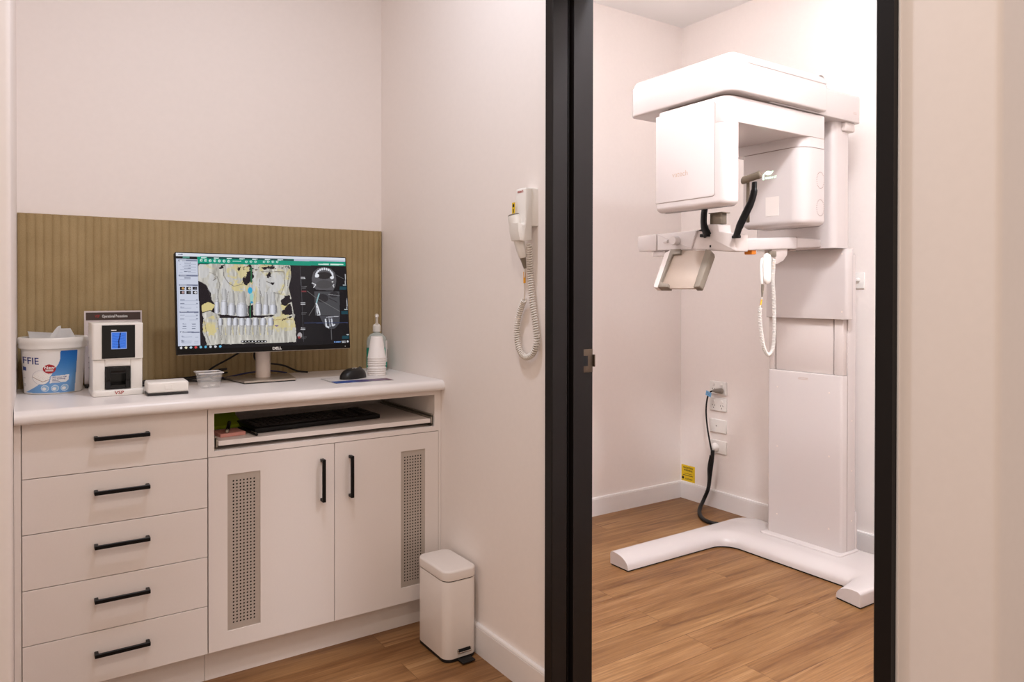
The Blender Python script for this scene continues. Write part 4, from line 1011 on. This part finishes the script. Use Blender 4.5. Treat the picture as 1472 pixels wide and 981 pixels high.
# lit leaf logo on the generator
xg = 2.5974
def lg(x, y): p = wx(1090+x/1144*35, 235+y/981*30, xg); return (xg, p.y, p.z)
bm = BM()
for poly in ([(330, 505), (300, 470), (380, 375), (450, 355), (540, 365), (600, 395), (650, 355), (715, 350), (640, 470), (545, 545), (440, 558), (360, 535)], [(195, 785), (195, 620), (235, 520), (300, 450), (345, 420), (330, 480), (265, 560), (250, 640), (285, 785)]):
    bm.faces.new([bm.verts.new(lg(*p)) for p in poly])
c0 = Vector(lg(590, 670)); c1 = Vector(lg(830, 630)); sl = (c1.z-c0.z)/(c0.y-c1.y)
lettering(bm, 'GREEN CT', .0118, lambda x, y: (xg, c0.y-x, c0.z+y+0*x), bold=.0003)
bmesh.ops.triangulate(bm, faces=[f for f in bm.faces if len(f.verts) > 4])
build('lit_logo', bm, LOGOLED, gen, label='glowing green leaf logo')

# patient support: beam, chin rest, temple rests, handle
XB = 2.30
def wq(x, y, X=XB): p = wx(x, y, X); return Vector((p.y, p.z))
bm = BM(); sup = None
pl = [wq(1004.8, 331), wq(946.8, 336.8), wq(946.8, 361), wq(995.6, 358.8)]
sup = build('support_beam', prism(BM(), rpoly([(p.x, p.y, .003) for p in pl], 3), 2.29, 2.375, 'x', r0=.004, r1=.004), MACH, xm)
pl = [wq(945.6, 336.9), wq(919, 340, XB), wq(918.5, 350), wq(920, 362), wq(945.6, 361.2)]
build('beam_end', prism(BM(), rpoly([(p.x, p.y, .005) for p in pl], 3), 2.29, 2.375, 'x', r0=.005, r1=.004), MACH, sup)
build('beam_slider', box(BM(), 2.30, 2.345, wq(956, 365).x, wq(938, 365).x, wq(947, 369).y, wq(947, 361).y, .004), MACH, sup)
kc = wq(976, 346.5)
def knob(r, d0, d1, y, z):
    t = BM(); lathe(t, [(0, 0), (r*.98, 0), (r, .002), (r, d1-d0-.004), (r*.9, d1-d0), (0, d1-d0)], (0, 0, 0), 32)
    bmesh.ops.transform(t, matrix=Matrix.Translation((d1, y, z)) @ Matrix.Rotation(-PI/2, 4, 'Y') @ Matrix.Translation((0, 0, 0)), verts=t.verts)
    bmesh.ops.translate(t, vec=(0, 0, 0), verts=t.verts); return t
build('temple_knob', knob(.0185, 2.262, 2.291, kc.x, kc.y), MACH, sup)
b_ = wq(960, 347.5); build('beam_button', box(BM(), 2.283, 2.2905, b_.x-.013, b_.x+.013, b_.y-.006, b_.y+.006, .003), MACH, sup)
pl = [wq(1002.6, 331.2), wq(1018, 331.6), wq(1018.3, 322.6), wq(1033, 322.6), wq(1034.6, 333), wq(1058, 336.5), wq(1058, 361.2), wq(1041, 361.6), wq(994, 359)]
chin = build('chin_support', prism(BM(), rpoly([(p.x, p.y, .003) for p in pl], 3), 2.296, 2.372, 'x', r0=.004, r1=.003), MACHM, xm)
p = wq(1022.2, 354.2); build('laser_window', box(BM(), 2.2945, 2.2965, p.x-.0035, p.x+.0035, p.y-.0045, p.y+.0045), GAP, chin)
p0, p1 = wq(1033, 305.5), wq(1017.3, 322.5)
bm = BM(); box(bm, 2.312, 2.350, p0.x, p1.x, p1.y-.002, p0.y, .003); box(bm, 2.305, 2.356, p0.x-.011, p1.x, p0.y-.001, p0.y+.002)
build('chin_cup', bm, SMOKE, chin, label='smoky plastic chin cup')
# temple rest arms
def temple(pts, rs, name, lab=None):
    return build(name, tube(BM(), smoothpath(pts, 6), rs, 14, .55, (1, 0, 0)), BLACK, xm, smooth=60, label=lab)
V3 = lambda x, y, X: tuple(wx(x, y, X))
n_ = 6*3+1
temple([V3(1017, 339, 2.291), V3(1012, 325, 2.293), V3(1011.8, 310, 2.30), V3(1013.5, 298, 2.31)], [.0185]*3+[.0165]*4+[.0155]*(n_-7), 'temple_rest', 'black curved temple rest')
bm = BM(); box(bm, 2.286, 2.297, wq(1022, 340).x, wq(1009, 340).x, wq(1015, 341).y, wq(1015, 336.5).y, .002)
build('temple_mount', bm, BLACK, xm)
tr = temple([V3(1058, 341, 2.288), V3(1063, 326, 2.290), V3(1071, 309, 2.296), V3(1079.5, 291, 2.304), V3(1083.5, 277, 2.31), V3(1084.5, 262, 2.316)], [.0150]*6+[.0165]*12+[.0150]*8+[.0115]*(5*6+1-26), 'temple_rest', 'black curved temple rest')
build('temple_stem', tube(BM(), [V3(1075.3, 262, 2.335), V3(1075.0, 290, 2.335), V3(1075.2, 319, 2.335), V3(1075.2, 320.2, 2.335)], [.0075, .0078, .0078, .006], 14, .5, (1, 0, 0)), SMOKE, tr, label='smoky grey flat stem')
build('temple_pad', tube(BM(), smoothpath([V3(1066.4, 259, 2.318), V3(1070, 259, 2.318), V3(1080, 255.5, 2.316), V3(1090, 252, 2.314), V3(1094, 250, 2.314)], 4), [.010, .0135]+[.0152]*4+[.0142]*6+[.0152]*3+[.0135, .010], 16, .6, (1, 0, 0)), SMOKE, tr, label='smoky grey temple pad')
bm = BM(); p0, p1 = V3(1052.5, 343, 2.286), V3(1062.5, 338, 2.286)
box(bm, 2.282, 2.298, p1[1], p0[1], p0[2], p1[2], .002); build('temple_mount', bm, BLACK, xm)
# patient handle: a tilted panel between two grips
def hp(x, y, t): return wx(x, y, 2.300-.105*t)
def slab(bm, c4, th):
    nrm = (Vector(c4[1])-Vector(c4[0])).cross(Vector(c4[3])-Vector(c4[0])).normalized()
    if nrm.x > 0: nrm = -nrm
    f = [bm.verts.new(Vector(p)+nrm*th/2) for p in c4]; k = [bm.verts.new(Vector(p)-nrm*th/2) for p in c4]
    bm.faces.new(f); bm.faces.new(k[::-1])
    for i in range(4): bm.faces.new((f[i-1], f[i], k[i], k[i-1]))
HN = (hp(1000, 361, 0)-hp(1000, 415, 1)).cross(Vector((0, 1, 0))).normalized()
if HN.x > 0: HN = -HN
def onpanel(pts, a, b, r=.002):
    """outline on the tilted plane of the handle, from a to b in front of it"""
    bm = BM(); P = [hp(x, y, max(0, min(1, (y-361)/54))) for x, y in pts]
    f = [bm.verts.new(p+HN*b) for p in P]; k = [bm.verts.new(p+HN*a) for p in P]
    bm.faces.new(f); bm.faces.new(k[::-1])
    for i in range(len(P)): bm.faces.new((f[i-1], f[i], k[i], k[i-1]))
    bmesh.ops.recalc_face_normals(bm, faces=bm.faces)
    bmesh.ops.bevel(bm, geom=bm.edges[:], offset=r, segments=2, profile=.5, affect='EDGES')
    return bm
build('handle_panel', onpanel([(966, 360.5), (1020, 361), (1003, 415.5), (948, 415.5)], -.004, .004), BEIGE, xm, label='pale beige panel between the hand grips')
gl = build('hand_grip', onpanel([(967, 361.5), (981.5, 361), (981, 367.8), (969.5, 369), (953.5, 408), (957.7, 410.5), (963.7, 411), (963.7, 416), (948.4, 416)], -.012, .016), MGREY, xm, label='soft grey hand grip')
build('grip_shell', onpanel([(958, 366), (966.6, 361.5), (948.2, 416), (942.6, 415.8), (942.0, 413)], -.014, .012), MACHM, gl, label='white outer shell of the grip')
build('hand_grip', onpanel([(1017.5, 361.5), (1025, 363.5), (1025.6, 367.5), (1009, 414), (1007.4, 416), (1000, 416)], -.012, .016), MGREY, xm, label='soft grey hand grip')
# arm back to the column
A = [V3(1052, 342.8, 2.31), V3(1146, 341, 2.690), V3(1146, 358.2, 2.690), V3(1052, 361, 2.31)]
def armseg(x0, x1, za0, za1, zb0, zb1, y0, y1, name, m=MACH):
    bm = BM(); r = .004; R_ = []
    for x, lo, hi in ((x0, za0, za1), (x1, zb0, zb1)):
        poly = rpoly([(y0, lo, .006), (y1, lo, .006), (y1, hi, .006), (y0, hi, .006)], 3); R_.append([bm.verts.new((x, q.x, q.y)) for q in poly])
    for i in range(len(R_[0])): bm.faces.new((R_[0][i-1], R_[0][i], R_[1][i], R_[1][i-1]))
    bm.faces.new(R_[0]); bm.faces.new(R_[1][::-1]); return build(name, bm, m, xm)
arm = armseg(2.315, 2.692, 1.364, 1.4125, 1.385, 1.434, 1.860, 1.925, 'support_arm')
armseg(2.692, 2.956, 1.388, 1.4335, 1.404, 1.4325, 1.868, 1.918, 'hinged_arm')
bm = BM(); box(bm, 2.655, 2.70, 1.8695, 1.9155, 1.376, 1.386, .002); box(bm, 2.690, 2.6945, 1.8598, 1.8685, 1.39, 1.435, .001); build('hinge', bm, SEAM, xm)
p = wy(1085, 360, 1.865)
bm = BM(); box(bm, p.x-.014, p.x+.014, 1.868, 1.905, p.z-.016, p.z+.004, .003); build('emergency_stop', bm, ORANGE, arm, label='orange stop button')
# hand switch hanging from the arm
pl = [wy(1109, 358, 1.87), wy(1132, 358, 1.87), wy(1131, 367, 1.87), wy(1126, 375, 1.87), wy(1117, 380, 1.87), wy(1109, 380, 1.87)]
hb = build('switch_bracket', prism(BM(), rpoly([(p.x, p.z, .002) for p in pl], 2), 1.868, 1.905, 'y', r0=.003, r1=.003), MACHM, xm)
YH = 1.858
def hy(x, y, Y=YH): return wy(x, y, Y)
build('switch_body', tube(BM(), smoothpath([hy(1104.5, 366), hy(1103, 372), hy(1102.5, 385), hy(1102.5, 400), hy(1104, 408)], 5), [.012, .015, .018, .020, .021]+[.022]*10+[.021, .020, .019, .017, .015, .010], 18, .62, (0, 1, 0)), WPLAST, hb)
build('switch_trigger', tube(BM(), smoothpath([hy(1095.5, 371), hy(1094, 385), hy(1095, 408)], 6), [.004]+[.0058]*11+[.0045], 12), WPLAST, hb)
build('switch_sleeve', tube(BM(), [hy(1096.5, 409), hy(1096, 416), hy(1095.5, 427)], [.0062, .0056, .0032], 12), MGREY, hb, label='grey cord sleeve')
build('switch_plug', box(BM(), hy(1108, 366).x, hy(1117, 366).x, 1.860, 1.872, hy(1112, 369).z, hy(1112, 361).z, .002), MGREY, hb)
cp_ = smoothpath([hy(1095.5, 427), hy(1094.5, 434), hy(1092.5, 442)], 5)
build('switch_cord', tube(BM(), cp_, .0020, 8), CORDW, hb)
build('cord_tag', tube(BM(), [hy(1095, 431), hy(1093.4, 439)], .0032, 8), AMBER, hb, label='orange cord tag')
lp = smoothpath([hy(1092.5, 442), hy(1092.3, 456), hy(1094.5, 480), hy(1098, 500), hy(1104, 510.5), hy(1110, 504), hy(1112.5, 488), hy(1113, 460), hy(1112.3, 430), hy(1110.8, 405), hy(1111.5, 388), hy(1112.5, 372)], 8)
build('switch_coil', tube(BM(), coil(lp, .0060, .0062, 8), .0026, 6), CORDW, hb, smooth=80)
build('cord_tag', tube(BM(), [hy(1112, 377), hy(1111.6, 388)], .0040, 8), AMBER, hb, label='orange cord tag')

# ================================================================== ON THE SCANNING ROOM WALLS
def outlet(z, lab, kind):
    o = root('power_outlet' if kind != 'blank' else 'data_outlet', lab, 'outlet', (XR, 2.731, z))
    y0, y1 = 2.673, 2.789
    pl_ = build('plate', prism(BM(), rpoly([(y0, z-.0365, .004), (y1, z-.0365, .004), (y1, z+.0365, .004), (y0, z+.0365, .004)], 3), XR-.009, XR-.0003, 'x', r0=.0025), WPLAST, o)
    xf = XR-.0092
    if kind == 'double':
        for cy in (2.760, 2.703):
            bm = BM()
            for a, (dy, dz) in ((.5, (.008, .004)), (-.5, (-.008, .004)), (0, (0, -.010))):
                box(bm, -.0004, .0004, -.0013, .0013, -.004, .004, 0, 1, Matrix.Translation((xf, cy+dy, z-.010+dz)) @ Matrix.Rotation(a, 4, 'X'))
            build('socket_holes', bm, INK, pl_)
            build('rocker_switch', box(BM(), xf-.004, xf+.001, cy-.007, cy+.007, z+.010, z+.026, .0015), WPLAST, pl_)
    elif kind == 'blank':
        bm = BM(); lathe(bm, [(0, 0), (.003, 0), (.003, .001), (0, .001)], (0, 0, 0), 12)
        bmesh.ops.transform(bm, matrix=Matrix.Translation((xf, 2.740, z)) @ Matrix.Rotation(-PI/2, 4, 'Y'), verts=bm.verts); build('socket_hole', bm, INK, pl_)
    return o
o1 = outlet(.671, 'white double power outlet at the top of the column of four, plug in it', 'double')
outlet(.580, 'white double power outlet below the one with the black plug', 'double')
outlet(.459, 'white wall plate with one small hole, third of the four', 'blank')
oc = outlet(.3425, 'lowest white wall plate, with a domed cable cover and black cables', 'dome')
bm = BM(); n = 10
for i in range(1): lathe(bm, [(0, .026), (.012, .0245), (.020, .019), (.0250, .008), (.0258, 0), (0, 0)], (0, 0, 0), 24)
bmesh.ops.transform(bm, matrix=Matrix.Translation((XR-.010, 2.746, .338)) @ Matrix.Rotation(-PI/2, 4, 'Y'), verts=bm.verts)
build('cable_cover', bm, WPLAST, oc)
# plug and mains cord
pc = root('mains_cable', 'black mains cable hanging from the top outlet to the scanner base', 'cable', (XR-.03, 2.74, .64))
pz = wx(1033, 562, XR-.02)
bm = BM(); tube(bm, [(XR-.0135, pz.y-.016, pz.z-.001), (XR-.022, pz.y-.014, pz.z), (XR-.034, pz.y+.006, pz.z), (XR-.036, pz.y+.026, pz.z-.002)], [.016, .016, .012, .007], 14)
build('plug', bm, mat('clear_plug', (150, 140, 128), .3, trans=.3, noise=.03), pc, label='grey see-through plug')
w2 = lambda x, y, X: wx(x, y, X)
cord = smoothpath([(XR-.036, pz.y+.024, pz.z-.002), w2(1021, 564, XR-.04), w2(1017, 572, XR-.042), w2(1015, 590, XR-.044), w2(1016.5, 612, XR-.044), w2(1020, 634, XR-.046), w2(1023.5, 652, XR-.046)], 8)
build('thin_cord', tube(BM(), cord, .0045, 10), RUB, pc)
cord = smoothpath([w2(1024.5, 648, XR-.046), w2(1023.5, 662, XR-.046), w2(1020.5, 685, XR-.046), w2(1018, 703, XR-.046), w2(1011.5, 719, XR-.052), wz(1005.8, 732, .016), wz(1006.5, 741, .0112), wz(1013, 748.0, .0112), wz(1024, 752.5, .0112), wz(1034, 754, .0112)], 8)
build('sheathed_cord', tube(BM(), cord, .0105, 12), RUB, pc, label='thick black sheath')
bm = BM(); tube(bm, smoothpath([w2(1021.5, 655, XR-.058), w2(1018.5, 672, XR-.06), w2(1018.5, 690, XR-.066), w2(1017, 706, XR-.072)], 6), .006, 10)
build('spare_cord', bm, RUB, pc)
t0 = w2(1018.5, 566.5, XR-.052)
M = frame(t0, (.15, 1, .25), (0, -.35, 1)); build('cord_tag', box(BM(), -.022, .022, -.013, .013, -.0004, .0004, 0, 1, M), BLUETAG, pc, label='pale blue tag')
bm = BM(); box(bm, -.016, .016, .003, .0045, -.0007, -.0004, 0, 1, M); box(bm, -.016, .010, -.004, -.0025, -.0007, -.0004, 0, 1, M); build('tag_print', bm, NAVY, pc)
# yellow notice
ys = root('warning_notice', 'small yellow printed notice low in the corner above the skirting', 'notice', (XR, 2.95, .15))
build('sheet', box(BM(), XR-.0012, XR-.0002, 2.902, 3.004, .1005, .194), YEL, ys)
def yp(x, y): return (XR-.0015, 2.953-x, .147+y)
bm = BM()
lettering(bm, 'RADIATION', .0135, lambda x, y: yp(x, y+.032), bold=.0004); lettering(bm, 'WARNING', .0135, lambda x, y: yp(x, y+.017), bold=.0004)
for x0, x1, y0, h in ((-.030, .030, -.003, .002), (-.040, .036, -.014, .0035), (-.022, .034, -.031, .002), (-.022, .030, -.036, .002)): box(bm, XR-.0016, XR-.0013, 2.953-x1, 2.953-x0, .147+y0, .147+y0+h)
bm.faces.new([bm.verts.new(yp(a, b)) for a, b in ((-.047, -.036), (-.031, -.036), (-.031, -.026), (-.039, -.018), (-.047, -.026))])
build('notice_print', bm, INK, ys)
# switch behind the machine
sw = root('wall_switch', 'small white wall switch behind the scanner column', 'switch', (XR, 1.905, 1.255))
build('plate', box(BM(), XR-.008, XR-.0003, 1.884, 1.952, 1.222, 1.296, .003), WPLAST, sw)
bm = BM(); lathe(bm, [(0, 0), (.010, 0), (.009, .012), (.006, .016), (0, .016)], (0, 0, 0), 16)
bmesh.ops.transform(bm, matrix=Matrix.Translation((XR-.0082, 1.912, 1.262)) @ Matrix.Rotation(-PI/2, 4, 'Y'), verts=bm.verts); build('button', bm, WPLAST, sw)

# ================================================================== LIGHT
def area(name, loc, size, power, rgb, target=None, spread=PI, shape='DISK'):
    l = bpy.data.lights.new(name, 'AREA'); l.shape = shape; l.size = size; l.energy = power; l.color = rgb; l.spread = spread
    o = bpy.data.objects.new(name, l); COL.objects.link(o); o.location = loc
    if target is not None: o.rotation_euler = (Vector(target)-Vector(loc)).to_track_quat('-Z', 'Y').to_euler()
    return o
def spot(name, loc, target, power, rgb, cone, blend, size):
    l = bpy.data.lights.new(name, 'SPOT'); l.energy = power; l.color = rgb; l.spot_size = math.radians(cone); l.spot_blend = blend; l.shadow_soft_size = size
    o = bpy.data.objects.new(name, l); COL.objects.link(o); o.location = loc
    o.rotation_euler = (Vector(target)-Vector(loc)).to_track_quat('-Z', 'Y').to_euler()
COOL = (.955, .985, 1.07); DAY = (.92, .985, 1.13); WARM = (1, .88, .79)
area('alcove_downlight', (.62, 1.66, ZC-.004), .12, 9.6, DAY)
area('corridor_fill_light', (.10, .35, ZC-.004), .14, 11.5, WARM)  # unseen warm fill added overhead, reaching through the doorway onto the low walls
area('corridor_fill_light', (.35, -1.3, ZC-.004), .14, 8, WARM)  # second unseen warm fill, added behind the camera
area('scanning_room_unseen_light', (2.90, 1.70, ZC-.004), .12, 3, COOL)
area('scanning_room_unseen_light', (1.55, 2.72, ZC-.004), .14, 8.5, COOL)  # added out of view beside the partition, for bounce onto machine and walls
area('scanning_room_unseen_light', (1.68, .92, ZC-.004), .30, 33.5, COOL, spread=2.6)  # added out of view; broad fill bounced off the hidden near walls
area('corridor_fill_light', (2.5, -.35, ZC-.004), .14, 9, DAY)  # unseen cool fill added for the wall face past the partition's free end
W = bpy.data.worlds.new('daylight'); S.world = W; W.use_nodes = True
bg = W.node_tree.nodes['Background']; bg.inputs['Color'].default_value = (1, .82, .70, 1); bg.inputs['Strength'].default_value = .52
S.view_settings.view_transform = 'Standard'; S.view_settings.look = 'None'; S.view_settings.gamma = 1
S.view_settings.use_curve_mapping = False; S.view_settings.exposure = .25
